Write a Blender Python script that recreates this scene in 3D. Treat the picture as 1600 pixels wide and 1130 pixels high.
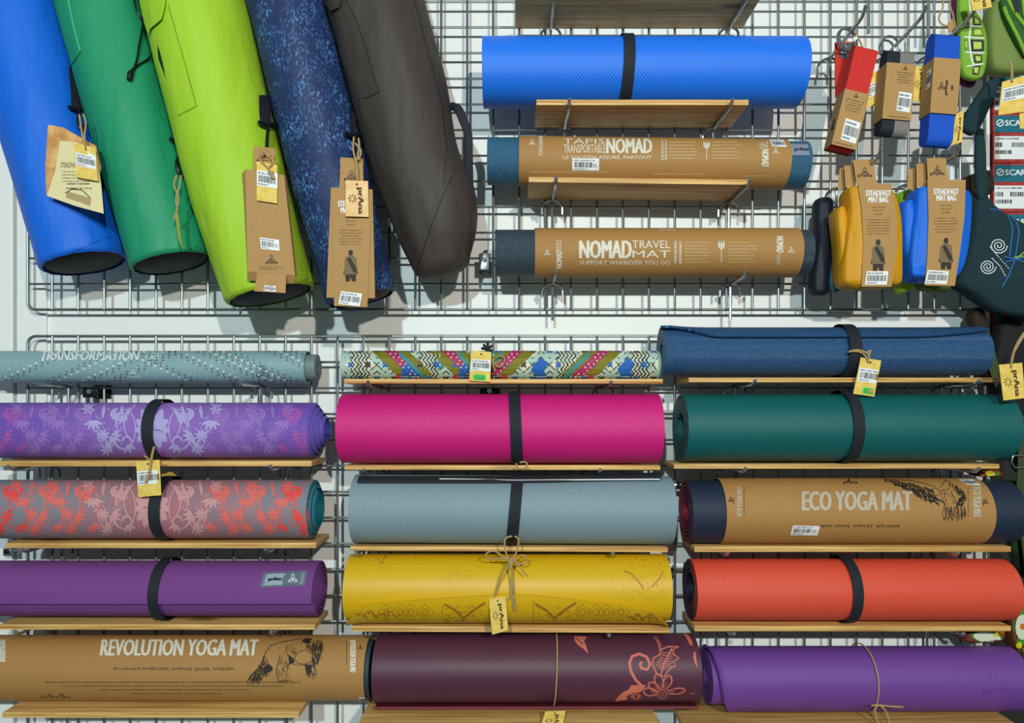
import bpy, bmesh, math, random
from mathutils import Vector, noise
from mathutils.bvhtree import BVHTree
from mathutils.geometry import tessellate_polygon
for o in list(bpy.data.objects): bpy.data.objects.remove(o)
SC = bpy.context.scene; COL = SC.collection
random.seed(4)
PI = math.pi
# ---------------------------------------------------------------- camera, world, lights, exposure
F, D, VX, VY, CZ = 1100.0, 1.45, 800.0, 635.0, 1.5
cd = bpy.data.cameras.new('camera'); cam = bpy.data.objects.new('camera', cd); COL.objects.link(cam)
cam.location = (0, -D, CZ); cam.rotation_euler = (PI/2, 0, 0)
cd.sensor_width = 36; cd.lens = 36*F/1600; cd.shift_y = (VY-565)/1600; cd.clip_start = .01
SC.camera = cam
wd = bpy.data.worlds.new('shop_air'); SC.world = wd; wd.use_nodes = True
wd.node_tree.nodes['Background'].inputs[0].default_value = (.62, .80, .86, 1)
wd.node_tree.nodes['Background'].inputs[1].default_value = .23
def spot(name, loc, tgt, power, col, size):
    l = bpy.data.lights.new(name, 'SPOT'); l.energy = power; l.color = col; l.shadow_soft_size = size
    l.spot_size = math.radians(70); l.spot_blend = .6
    o = bpy.data.objects.new(name, l); COL.objects.link(o); o.location = loc
    o.rotation_euler = (Vector(tgt)-Vector(loc)).to_track_quat('-Z', 'Y').to_euler()
# the two shop spots behind the photographer whose paired shadows fall on the white panel
spot('ceiling_spot_left_offscreen', (-.44, -3.2, CZ+.9), (-.25, 0, CZ+.12), 200, (.78, .97, 1), .04)
spot('ceiling_spot_right_offscreen', (.79, -3.2, CZ+.9), (.05, 0, CZ+.12), 200, (1, .94, .84), .04)
vs = SC.view_settings; vs.view_transform = 'Standard'; vs.look = 'None'; vs.exposure = 0; vs.gamma = 1; vs.use_curve_mapping = False
# ---------------------------------------------------------------- helpers
def W(px, py, Y):
    d = D+Y
    return Vector(((px-VX)*d/F, Y, CZ+(VY-py)*d/F))
def lin(c):
    return tuple(((v/255)/12.92 if v <= 10 else (((v/255)+.055)/1.055)**2.4) for v in c)+(1,)
REG = {}
def link(name, V, Fc, mats, parent=None, fm=None, uv=None, smooth=True, ang=35):
    V = [Vector(v) for v in V]
    if parent is not None: org = Vector(parent['_o'])
    else:
        org = Vector(((min(v.x for v in V)+max(v.x for v in V))/2, (min(v.y for v in V)+max(v.y for v in V))/2, min(v.z for v in V)))
    me = bpy.data.meshes.new(name); me.from_pydata([v-org for v in V], [], Fc)
    if not isinstance(mats, (list, tuple)): mats = [mats]
    for m in mats: me.materials.append(m)
    if fm: me.polygons.foreach_set('material_index', fm)
    if uv:
        l = me.uv_layers.new(name='UVMap')
        flat = []
        for f in Fc:
            for i in f: flat += uv[i]
        l.data.foreach_set('uv', flat)
    if smooth:
        me.polygons.foreach_set('use_smooth', [True]*len(Fc)); me.set_sharp_from_angle(angle=math.radians(ang))
    me.update()
    o = bpy.data.objects.new(name, me); COL.objects.link(o)
    o['_o'] = tuple(org)
    if parent is not None:
        o.parent = parent; o.location = (0, 0, 0)
    else: o.location = org
    REG[o.name] = (V, Fc)
    return o
def thing(name, label, cat, loc, group=None):
    o = bpy.data.objects.new(name, None); COL.objects.link(o); o.location = loc; o['_o'] = tuple(loc); o.empty_display_size = .02
    o['label'] = label; o['category'] = cat
    if group: o['group'] = group
    return o
def tag(o, label, cat, group=None):
    o['label'] = label; o['category'] = cat
    if group: o['group'] = group
    return o
def bvh(*os):
    V, P = [], []
    for o in os:
        v, f = REG[o.name]; n = len(V); V += v; P += [[i+n for i in q] for q in f]
    return BVHTree.FromPolygons(V, P)
CAM = Vector((0, -D, CZ))
def hit(b, px, py, eps, off=True):
    d = (W(px, py, 0)-CAM).normalized()
    h = b.ray_cast(CAM, d)
    if h[0] is None:
        q = b.find_nearest(CAM+d*(D-.1)/d.y if d.y else CAM)
        p, n = q[0], q[1]
    else: p, n = h[0], h[1]
    if n.dot(d) > 0: n = -n
    return p+n*eps if off else p
# ---- 2D shapes in picture coordinates, laid on a surface as print
class G:
    def __init__(s): s.v = []; s.f = []
    def poly(s, pts):
        n = len(s.v); s.v += [tuple(p) for p in pts]
        if len(pts) <= 4 and len(pts) > 2: s.f.append(list(range(n, n+len(pts))))
        else:
            for t in tessellate_polygon([[Vector((p[0], p[1], 0)) for p in pts]]): s.f.append([n+i for i in t])
        return s
    def line(s, pts, w, closed=False, taper=False):
        pts = [Vector(p) for p in pts]
        if closed: pts.append(pts[0])
        n = len(s.v); m = len(pts)
        for i, p in enumerate(pts):
            a = pts[max(i-1, 0)]; b = pts[min(i+1, m-1)]
            if closed and i in (0, m-1): a = pts[m-2]; b = pts[1]
            d = (b-a); d = d.normalized() if d.length > 1e-6 else Vector((1, 0))
            k = w/2*(1 if not taper else (.25+.75*math.sin(PI*i/max(m-1, 1))))
            s.v += [(p.x-d.y*k, p.y+d.x*k), (p.x+d.y*k, p.y-d.x*k)]
        for i in range(m-1): s.f.append([n+2*i, n+2*i+1, n+2*i+3, n+2*i+2])
        return s
    def rect(s, x0, y0, x1, y1): return s.poly([(x0, y0), (x1, y0), (x1, y1), (x0, y1)])
    def disc(s, x, y, rx, ry=None, n=8, rot=0):
        ry = ry or rx; c, q = math.cos(rot), math.sin(rot); P = []
        for i in range(n):
            a = 2*PI*i/n; u, v = rx*math.cos(a), ry*math.sin(a); P.append((x+u*c-v*q, y+u*q+v*c))
        k = len(s.v); s.v += P; s.f.append(list(range(k, k+n))); return s
    def ring(s, x, y, r, w, n=20, ry=None):
        ry = ry or r
        return s.line([(x+r*math.cos(2*PI*i/n), y+ry*math.sin(2*PI*i/n)) for i in range(n)], w, True)
    def text(s, t, x0, y0, x1, y1, rot=0, bold=0, shear=0):
        """text fitted to the box; rot 90 reads upward, -90 reads downward"""
        V, Fc = glyphs(t, 0, shear); k = .045*abs(y1-y0 if rot == 0 else x1-x0)
        for i, sh in enumerate((-k, 0, k) if bold else (0,)): s._text(V, Fc, x0, y0, x1, y1, rot, sh, i*.00012)
        return s
    def _text(s, V, Fc, x0, y0, x1, y1, rot, sh, up):
        n = len(s.v)
        if rot: y0 += sh; y1 += sh
        else: x0 += sh; x1 += sh
        for u, v in V:
            if rot == 0: p = (x0+u*(x1-x0), y1-v*(y1-y0))
            elif rot == 90: p = (x0+(1-v)*(x1-x0), y1-u*(y1-y0))
            else: p = (x0+v*(x1-x0), y0+u*(y1-y0))
            s.v.append(p+(up,))
        s.f += [[i+n for i in f] for f in Fc]; return s
    def greek(s, x0, y0, x1, y1, rows, fill=.55, seed=1, center=False):
        sc = 1 if x1-x0 > 2.5 else max((x1-x0)/26, .02)
        r = random.Random(seed); h = (y1-y0)/rows
        for k in range(rows):
            y = y0+k*h; a, b = x0, x1-(x1-x0)*r.uniform(0, .3)
            if center: q = (x1-b)/2; a += q; b += q
            x = a
            while x < b-.02:
                w = min(r.uniform(.5, 1.3)*sc, b-x); e = r.uniform(0, .25); s.rect(x, y+h*(1-fill*(1-e))/2, x+w, y+h*(1+fill*.8)/2); x += w+(.55 if r.random() < .8 else 1.5)*sc
        return s
    def xf(s, fn): s.v = [tuple(fn(p[0], p[1]))+tuple(p[2:]) for p in s.v]; return s
    def add(s, g):
        n = len(s.v); s.v += g.v; s.f += [[i+n for i in f] for f in g.f]; return s
GC = {}
def glyphs(t, bold, shear):
    k = (t, bold, shear)
    if k in GC: return GC[k]
    cu = bpy.data.curves.new('lettering', 'FONT'); cu.body = t; cu.offset = bold; cu.shear = shear; cu.resolution_u = 2
    o = bpy.data.objects.new('lettering', cu); me = bpy.data.meshes.new_from_object(o)
    V = [(v.co.x, v.co.y) for v in me.vertices]; Fc = [list(p.vertices) for p in me.polygons]
    bpy.data.objects.remove(o); bpy.data.curves.remove(cu); bpy.data.meshes.remove(me)
    x0 = min(v[0] for v in V); x1 = max(v[0] for v in V); y0 = min(v[1] for v in V); y1 = max(v[1] for v in V)
    V = [((a-x0)/(x1-x0), (b-y0)/(y1-y0)) for a, b in V]
    GC[k] = (V, Fc); return GC[k]
def quadmap(c):
    """unit square (0,0 top left) to four picture points TL TR BR BL"""
    (ax, ay), (bx, by), (cx, cy), (dx, dy) = c
    return lambda u, v: ((1-v)*((1-u)*ax+u*bx)+v*((1-u)*dx+u*cx), (1-v)*((1-u)*ay+u*by)+v*((1-u)*dy+u*cy))
def decal(name, g, b, mat, parent, eps=.0006, cut=0, cutx=0):
    v, f = g.v, g.f
    if not f: return None
    if cut or cutx:
        bm = bmesh.new(); vs_ = [bm.verts.new((p[0], p[1], p[2] if len(p) > 2 else 0)) for p in v]
        for q in f:
            try: bm.faces.new([vs_[i] for i in q])
            except ValueError: pass
        for ax, st in ((1, cut), (0, cutx)):
            if not st: continue
            lo = min(p[ax] for p in v); hi = max(p[ax] for p in v); k = math.floor(lo/st)*st+st
            while k < hi:
                nn = (0, 1, 0) if ax else (1, 0, 0); co = (0, k, 0) if ax else (k, 0, 0)
                bmesh.ops.bisect_plane(bm, geom=bm.verts[:]+bm.edges[:]+bm.faces[:], plane_co=co, plane_no=nn, dist=1e-4); k += st
        bm.verts.index_update(); v = [(q.co.x, q.co.y, q.co.z) for q in bm.verts]; f = [[q.index for q in fc.verts] for fc in bm.faces]; bm.free()
    P = [hit(b, p[0], p[1], eps+(p[2] if len(p) > 2 else 0)) for p in v]
    ff = []
    for q in f:
        a, c, e = v[q[0]], v[q[1]], v[q[2]]
        area = sum(v[q[i]][0]*v[q[(i+1) % len(q)]][1]-v[q[(i+1) % len(q)]][0]*v[q[i]][1] for i in range(len(q)))
        ff.append(q if area < 0 else q[::-1])
    o = link(name, P, ff, mat, parent, smooth=False)
    if len(g.f) > 3 and name not in ('price_sticker', 'brand_patch', 'webbing', 'pocket_flap'): o['kind'] = 'stuff'
    return o
def tube(pts, r, seg=8, cap=True):
    pts = [Vector(p) for p in pts]; V, Fc = [], []; up = None
    m = len(pts)
    for i, p in enumerate(pts):
        t = (pts[min(i+1, m-1)]-pts[max(i-1, 0)]).normalized()
        if up is None: up = t.orthogonal().normalized()
        up = (up-t*up.dot(t)).normalized(); s = t.cross(up)
        rr = r[i] if isinstance(r, (list, tuple)) else r
        for k in range(seg):
            a = 2*PI*k/seg; V.append(p+(up*math.cos(a)+s*math.sin(a))*rr)
    for i in range(m-1):
        for k in range(seg):
            a, b = i*seg+k, i*seg+(k+1) % seg; Fc.append([a, b, b+seg, a+seg])
    if cap: Fc.append(list(range(seg))[::-1]); Fc.append([(m-1)*seg+k for k in range(seg)])
    return V, Fc
def smoothpts(P, n=6):
    P = [Vector(p) for p in P]; out = []
    for i in range(len(P)-1):
        a, b, c, d = P[max(i-1, 0)], P[i], P[i+1], P[min(i+2, len(P)-1)]
        for k in range(n):
            t = k/n; out.append(.5*((2*b)+(c-a)*t+(2*a-5*b+4*c-d)*t*t+(3*b-a-3*c+d)*t**3))
    return out+[P[-1]]
def box(x0, x1, y0, y1, z0, z1, bev=0):
    b = bev
    if not b:
        V = [(x, y, z) for x in (x0, x1) for y in (y0, y1) for z in (z0, z1)]
        return V, [[0, 1, 3, 2], [4, 6, 7, 5], [0, 4, 5, 1], [2, 3, 7, 6], [0, 2, 6, 4], [1, 5, 7, 3]]
    bm = bmesh.new(); bmesh.ops.create_cube(bm, size=1)
    for v in bm.verts: v.co = Vector(((x0+x1)/2+v.co.x*(x1-x0), (y0+y1)/2+v.co.y*(y1-y0), (z0+z1)/2+v.co.z*(z1-z0)))
    bmesh.ops.bevel(bm, geom=bm.edges[:], offset=b, segments=2, affect='EDGES', profile=.6)
    bm.verts.index_update(); V = [v.co.copy() for v in bm.verts]; Fc = [[v.index for v in f.verts] for f in bm.faces]; bm.free()
    return V, Fc
def plate(pts, Y, th=.0009):
    """card with outline given in picture points at distance Y (number or one per point)"""
    Ys = Y if isinstance(Y, (list, tuple)) else [Y]*len(pts)
    A = [W(p[0], p[1], y) for p, y in zip(pts, Ys)]; B = [a+Vector((0, th, 0)) for a in A]; n = len(A)
    T = [list(t) for t in tessellate_polygon([A])]
    def ori(t):
        nrm = (A[t[1]]-A[t[0]]).cross(A[t[2]]-A[t[0]]); return t if nrm.y < 0 else t[::-1]
    T = [ori(t) for t in T]
    return A+B, T+[[i+n for i in t[::-1]] for t in T]+[[i, (i+1) % n, (i+1) % n+n, i+n] for i in range(n)]
def puffy(pts, Yf, Yb, inset=5, wob=0, seed=0, sub=3):
    """soft cloth shape: outline in picture points, rounded towards front and back"""
    P = []
    m = len(pts)
    for i in range(m):      # refine outline
        a, b, c, d = [Vector(pts[(i+k) % m]) for k in (-1, 0, 1, 2)]
        for k in range(sub):
            t = k/sub; P.append(b+(c-b)*t)
    n = len(P)
    for _ in range(2): P = [(P[i-1]+P[i]*2+P[(i+1) % n])/4 for i in range(n)]
    nor = []
    for i in range(n):
        t = P[(i+1) % n]-P[i-1]; nn = Vector((t.y, -t.x)); nn = nn.normalized() if nn.length > 1e-6 else Vector((0, 0)); nor.append(nn)
    area = sum(P[i].x*P[(i+1) % n].y-P[(i+1) % n].x*P[i].y for i in range(n))
    sg = -1 if area > 0 else 1
    rings = [(inset*1.0, Yf), (inset*.3, Yf+(Yb-Yf)*.12), (0, Yf+(Yb-Yf)*.35), (0, Yf+(Yb-Yf)*.7), (inset*.7, Yb)]
    V, Fc = [], []
    for q, (ins, y) in enumerate(rings):
        for i in range(n):
            p = P[i]+nor[i]*sg*ins
            w = W(p.x, p.y, Yf); w = Vector((w.x, y, w.z))
            if wob: w += Vector((1, .6, 1))*noise.noise(Vector((w.x*30+seed, w.y*30, w.z*14)))*wob
            V.append(w)
    for q in range(4):
        for i in range(n):
            a, b = q*n+i, q*n+(i+1) % n; Fc.append([a, b, b+n, a+n])
    T = tessellate_polygon([[Vector((v.x, v.z, 0)) for v in V[:n]]])
    for t in T:
        t = list(t); nrm = (V[t[1]]-V[t[0]]).cross(V[t[2]]-V[t[0]]); Fc.append(t if nrm.y < 0 else t[::-1])
    T = tessellate_polygon([[Vector((v.x, v.z, 0)) for v in V[4*n:]]])
    for t in T: Fc.append([i+4*n for i in t])
    # orient side quads
    nrm = (V[Fc[0][1]]-V[Fc[0][0]]).cross(V[Fc[0][3]]-V[Fc[0][0]]); outw = Vector((V[0].x, 0, V[0].z))-Vector((sum(v.x for v in V[:n])/n, 0, sum(v.z for v in V[:n])/n))
    if nrm.dot(outw) < 0:
        for k in range(4*n): Fc[k] = Fc[k][::-1]
    return V, Fc
# ---------------------------------------------------------------- materials
MT = {}
def mat(name, col, rough=.6, kind=None, p=.0047, amt=.5, col2=None, metal=0, spec=.4, sheen=0):
    if name in MT: return MT[name]
    m = bpy.data.materials.new(name); m.use_nodes = True; t = m.node_tree; N = t.nodes; L = t.links
    b = N['Principled BSDF']; c = lin(col); b.inputs['Base Color'].default_value = c; b.inputs['Roughness'].default_value = rough
    b.inputs['Metallic'].default_value = metal; b.inputs['Specular IOR Level'].default_value = spec
    if sheen: b.inputs['Sheen Weight'].default_value = sheen
    def nd(ty, **kw):
        n = N.new(ty)
        for k, v in kw.items(): setattr(n, k, v)
        return n
    def mth(op, a, bb=None):
        n = nd('ShaderNodeMath', operation=op)
        for i, x in enumerate((a, bb)):
            if x is None: continue
            if isinstance(x, (int, float)): n.inputs[i].default_value = x
            else: L.new(x, n.inputs[i])
        return n.outputs[0]
    def uv():
        s = nd('ShaderNodeSeparateXYZ'); L.new(nd('ShaderNodeTexCoord').outputs['UV'], s.inputs[0]); return s.outputs[0], s.outputs[1]
    def bump(h, st, dist=.001):
        n = nd('ShaderNodeBump'); n.inputs['Strength'].default_value = st; n.inputs['Distance'].default_value = dist
        L.new(h, n.inputs['Height']); L.new(n.outputs[0], b.inputs['Normal'])
    def mixc(fac, a, bb):
        n = nd('ShaderNodeMix', data_type='RGBA'); L.new(fac, n.inputs[0])
        for i, x in ((6, a), (7, bb)):
            if isinstance(x, tuple): n.inputs[i].default_value = x
            else: L.new(x, n.inputs[i])
        return n.outputs[2]
    def nz(scale, detail=3, vec=None, rough_=.5):
        n = nd('ShaderNodeTexNoise'); n.inputs['Scale'].default_value = scale; n.inputs['Detail'].default_value = detail; n.inputs['Roughness'].default_value = rough_
        if vec is None: vec = nd('ShaderNodeTexCoord').outputs['Object']
        L.new(vec, n.inputs['Vector']); return n.outputs['Fac']
    def ramp(f, a, z):
        n = nd('ShaderNodeMapRange'); n.inputs[1].default_value = a; n.inputs[2].default_value = z; L.new(f, n.inputs[0]); return n.outputs[0]
    def stretch(sx, sy, sz, rnd=False):
        mp = nd('ShaderNodeMapping'); mp.inputs['Scale'].default_value = (sx, sy, sz); v = nd('ShaderNodeTexCoord').outputs['Object']
        if rnd:
            ad = nd('ShaderNodeVectorMath', operation='ADD'); oi = nd('ShaderNodeObjectInfo'); L.new(v, ad.inputs[0]); L.new(oi.outputs['Random'], ad.inputs[1]); v = ad.outputs[0]
        L.new(v, mp.inputs[0]); return mp.outputs[0]
    w = 2*PI/p
    c2 = lin(col2) if col2 else tuple(min(1, x*1.55+.012) for x in c[:3])+(1,)
    if kind in ('dots', 'dash', 'herring'):
        u, v = uv()
        if kind == 'dots': h = mth('MULTIPLY', mth('SINE', mth('MULTIPLY', u, w)), mth('SINE', mth('MULTIPLY', v, w)))
        elif kind == 'dash':
            h = mth('MULTIPLY', mth('SINE', mth('MULTIPLY', mth('ADD', u, mth('MULTIPLY', v, .35)), w*1.1)), mth('SINE', mth('MULTIPLY', mth('SUBTRACT', v, mth('MULTIPLY', u, .8)), w*.55)))
        else:
            z = mth('PINGPONG', v, p*2.4)
            h = mth('SINE', mth('MULTIPLY', mth('ADD', u, z), w))
            h = mth('MULTIPLY', h, ramp(nz(700, 2), .25, .6))  # glints on the weave, painted into the colour as paler specks
        f = ramp(h, .2, .8)
        f = mth('MULTIPLY', f, amt)
        L.new(mixc(f, c, c2), b.inputs['Base Color']); bump(h, .8 if kind == 'herring' else .45, .0007)
    elif kind == 'fine':
        f = nz(650, 3); L.new(mixc(mth('MULTIPLY', ramp(f, .35, .7), amt), c, c2), b.inputs['Base Color']); bump(f, .25, .0005)
    elif kind == 'speck':
        f = nz(420, 4, None, .7); L.new(mixc(mth('MULTIPLY', ramp(f, .56, .66), amt), c, c2), b.inputs['Base Color']); bump(f, .3, .0006)
    elif kind == 'cloth':
        f = nz(900, 2); g = nz(9, 3); L.new(mixc(mth('MULTIPLY', g, .35), c, c2), b.inputs['Base Color']); bump(mth('ADD', mth('MULTIPLY', f, .15), mth('MULTIPLY', nz(16, 3, stretch(1.6, 1.6, .5)), 2.2)), amt, .003)
    elif kind == 'scratch':   # printed navy cloth with pale blue dashes in swirling patches
        a = nz(330, 2, stretch(1, 1, .45), .6); g = nz(17, 3, None, .65)
        f = mth('MULTIPLY', ramp(a, .53, .60), ramp(g, .40, .62)); L.new(mixc(mth('MULTIPLY', f, .9), c, c2), b.inputs['Base Color']); bump(nz(14, 3), .3, .003)
    elif kind == 'kraft':
        f = nz(700, 4, stretch(.5, 1, 1), .7); g = nz(6, 2); L.new(mixc(mth('ADD', mth('MULTIPLY', ramp(f, .35, .7), .5), mth('MULTIPLY', g, .2)), c, c2), b.inputs['Base Color'])
    elif kind == 'wood':
        vec = stretch(1.8, 120, 120, True); f = nz(2.6, 4, vec, .6)
        wv = nd('ShaderNodeTexWave', wave_type='BANDS', bands_direction='Z'); wv.inputs['Scale'].default_value = .3; wv.inputs['Distortion'].default_value = 5; wv.inputs['Detail'].default_value = 2; wv.inputs['Detail Scale'].default_value = .6
        L.new(vec, wv.inputs['Vector'])
        q = mth('ADD', mth('MULTIPLY', ramp(f, .42, .62), .7), mth('MULTIPLY', wv.outputs['Fac'], .3))
        kn = nd('ShaderNodeTexVoronoi'); kn.inputs['Scale'].default_value = 1; L.new(stretch(4.5, 14, 14, True), kn.inputs['Vector'])
        k = ramp(kn.outputs['Distance'], .2, .08)
        L.new(mixc(mth('MULTIPLY', k, .75), mixc(q, c, c2), lin((105, 52, 22))), b.inputs['Base Color']); bump(q, .12, .0006)
    elif kind == 'fade':      # dye that changes along the roll: pale in the middle, strong at the ends
        u, v = uv(); s = ramp(mth('ABSOLUTE', mth('SUBTRACT', u, p)), .03, .26); f = nz(520, 3, None, .7)
        s2 = mth('ADD', mth('MULTIPLY', ramp(f, .42, .62), amt*.6), mth('MULTIPLY', ramp(nz(22, 3), .45, .62), amt*.6))
        L.new(mixc(s2, mixc(s, c2, c), lin((156, 104, 190)) if 'purple' in name else lin((206, 106, 104))), b.inputs['Base Color'])
    elif kind == 'noise':
        f = nz(p, 4); L.new(mixc(ramp(f, .4, .6), c, c2), b.inputs['Base Color']); bump(f, amt, .002)
    MT[name] = m; return m
M_wall = mat('white_panel', (238, 239, 235), .45, 'fine', amt=.04)
M_steel = mat('chromed_wire', (140, 145, 145), .42, metal=.9)
M_hook = mat('hook_steel', (165, 172, 172), .25, metal=.85)
M_wood = mat('pine', (236, 196, 122), .5, 'wood', col2=(166, 106, 42))
M_kraft = mat('kraft_paper', (164, 119, 63), .65, 'kraft', col2=(186, 141, 82))
M_kraft2 = mat('kraft_card', (172, 130, 76), .75, 'kraft', col2=(194, 154, 98))
M_yel = mat('yellow_tag_card', (226, 190, 84), .7, 'noise', p=60, amt=.05, col2=(238, 208, 112))
M_white = mat('sticker_white', (236, 238, 238), .5)
M_ink = mat('black_ink', (22, 22, 22), .6); M_fine = mat('fine_print_ink', (96, 72, 44), .7)
M_inkw = mat('white_ink', (222, 216, 198), .5)
M_inkd = mat('dim_ink', (215, 190, 145), .6)
M_inkb = mat('brown_ink', (92, 58, 26), .7)
M_twine = mat('jute_twine', (176, 148, 100), .9, 'speck', col2=(120, 92, 52), amt=.5)
M_black = mat('black_elastic', (22, 27, 36), .75, 'fine', amt=.4, col2=(44, 50, 60))
M_plast = mat('black_plastic', (14, 15, 17), .35)
M_green = mat('green_sticker', (70, 205, 90), .5)
# ---------------------------------------------------------------- setting
def struct(name, VF, m, **k):
    o = link(name, VF[0], VF[1], m, smooth=False, **k); o['kind'] = 'structure'; return o
XR = W(1549, 0, .03).x
struct('floor', box(-2.2, 2.2, -4.2, .5, -.05, 0), mat('floor_grey', (120, 118, 112), .5, 'noise', p=8, amt=.05, col2=(134, 131, 124)))
struct('wall_back', box(W(73, 0, .035).x, XR, .035, .06, 0, 3), M_wall)
struct('trim_1', box(W(27, 0, .03).x, W(73, 0, .03).x, .028, .06, 0, 3, .002), M_wall)
struct('trim_2', box(W(-700, 0, .03).x, W(23.5, 0, .03).x, .022, .06, 0, 3, .003), M_wall)
struct('wall_left', box(W(-20, 0, .05).x, W(80, 0, .06).x, .062, .08, 0, 3), mat('slot_steel', (112, 117, 119), .5))
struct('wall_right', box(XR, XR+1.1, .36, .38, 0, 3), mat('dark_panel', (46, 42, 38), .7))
# ---------------------------------------------------------------- wire grids
SP = 40.4*D/F; SPY = 40.05*D/F
def grid(label, zt, zb, zh, top_in, bot_in):
    x0 = W(43.5, 0, 0).x; nx = 38; x1 = x0+SP*(nx-1)
    t = thing('wire_grid', label, 'wire rack', (0, 0, zb))
    r = .03*.55; pts = []
    def arc(cx, cz, a0, a1): return [(cx+r*math.cos(a0+(a1-a0)*k/6), 0, cz+r*math.sin(a0+(a1-a0)*k/6)) for k in range(7)]
    pts = arc(x0+r, zt-r, PI/2, PI)+arc(x0+r, zb+r, PI, 1.5*PI)+arc(x1-r, zb+r, 1.5*PI, 2*PI)+arc(x1-r, zt-r, 0, PI/2); pts.append(pts[0])
    v, f = tube(pts, .0031, 8, False); link('frame', v, f, M_steel, t)
    v, f = tube([(0, 0, zb), (0, 0, zt)], .0026, 8); me = None
    for i in range(1, nx-1):
        if me is None:
            o = link('upright_wire', v, f, M_steel, t); me = o.data; o.location = (x0+SP*i, -.0044, 0)
        else:
            o = bpy.data.objects.new('upright_wire', me); COL.objects.link(o); o.parent = t; o.location = (x0+SP*i, -.0044, 0)
    v, f = tube([(x0, 0, zb), (x1, 0, zb)], .0024, 8); me = None
    for z in zh:
        if me is None:
            o = link('cross_wire', v, f, M_steel, t); me = o.data
        else:
            o = bpy.data.objects.new('cross_wire', me); COL.objects.link(o); o.parent = t
        o.location = (0, .0002, z-zb)
    return t
zA = [W(0, 484-40.1*k, 0).z for k in range(1, 17)]
grid('chromed wire grid behind the mat bags and paper-sleeved travel mats', W(0, 484-40.1*17, 0).z, W(0, 484, 0).z, zA, 0, 0)
zB = [W(0, 525.5+40.5*k, 0).z for k in range(1, 17)]
grid('chromed wire grid behind the three columns of rolled yoga mats', W(0, 525.5, 0).z, W(0, 525.5+40.5*17, 0).z, zB, 0, 0)
def bracket(px, py, w, h, dark, label, group=None):
    c = W(px, py, 0); t = thing('grid_bracket', label, 'bracket', (c.x, .035, c.z-h/2), group)
    m = M_plast if dark else M_hook
    link('wall_plate', *box(c.x-w/2, c.x+w/2, .029, .0348, c.z-h/2, c.z+h/2, .001), m, t)
    link('clamp_arm', *box(c.x-w*.2, c.x+w*.2, -.009, .03, c.z-h*.16, c.z+h*.16, .001), m, t)
    link('clamp_jaw', *box(c.x-w*.42, c.x+w*.42, -.012, -.0085, c.z-h*.45, c.z+h*.3, .001), m, t)
    v, f = tube([(c.x, -.0165, c.z), (c.x, -.0115, c.z)], .005, 10); link('screw', v, f, M_plast if not dark else M_hook, t)
bracket(757, 408, .024, .045, False, 'steel grid bracket with black screw beside the dark brown mat bag')
bracket(146, 612, .036, .028, True, 'black grid bracket under the pale dotted paper-sleeved mat')
bracket(765, 611, .042, .018, True, 'black grid bracket above the magenta mat')
bracket(1058, 759, .028, .014, False, 'steel grid bracket between the grey mat and the mat with the eagle sleeve')
bracket(1047, 888, .012, .03, False, 'small steel grid bracket beside the yellow mat')
bracket(18, 860, .022, .022, False, 'small steel bracket on the white post by the plain purple mat')
# ---------------------------------------------------------------- hooks and boards
def hook(x, z, L, label, group, tipup=.007, rise=0, leg=.075):
    t = thing('display_hook', label, 'hook', (x, 0, z), group)
    pts = smoothpts([(x, -.006, z), (x, -L*.45, z+rise*.45), (x, -L*.86, z+rise*.86), (x, -L*.95, z+rise+tipup*.4), (x, -L, z+rise+tipup)], 4)
    v, f = tube(pts, .0034, 8); link('arm', v, f, M_hook, t)
    a = [(x+.0205*math.cos(q), -.0085-.012*math.sin(q), z-.012+.0125*math.sin(q)) for q in [PI*k/10 for k in range(11)]]
    a = [(x+.0205, -.0075, z-.026)]+a+[(x-.0205, -.0075, z-.026)]
    v, f = tube(a, .0026, 7); link('saddle', v, f, M_hook, t)
    v, f = tube([(x, -.0105, z+.001), (x, -.0105, z-leg)], .0028, 7); link('leg', v, f, M_hook, t)
    return t
def board(x0, x1, ztop, depth, label, roll=0, cx=0, th=.0105):
    v, f = box(x0, x1, -depth, -.009, ztop-th, ztop, .0016)
    v = [rollv(p, roll, cx, ztop) for p in v]
    return tag(link('shelf_board', v, f, M_wood), label, 'shelf board')
def rollv(p, roll, cx, cz):
    if not roll: return Vector(p)
    c, s = math.cos(roll), math.sin(roll); dx, dz = p[0]-cx, p[2]-cz
    return Vector((cx+dx*c+dz*s, p[1], cz-dx*s+dz*c))
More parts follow.
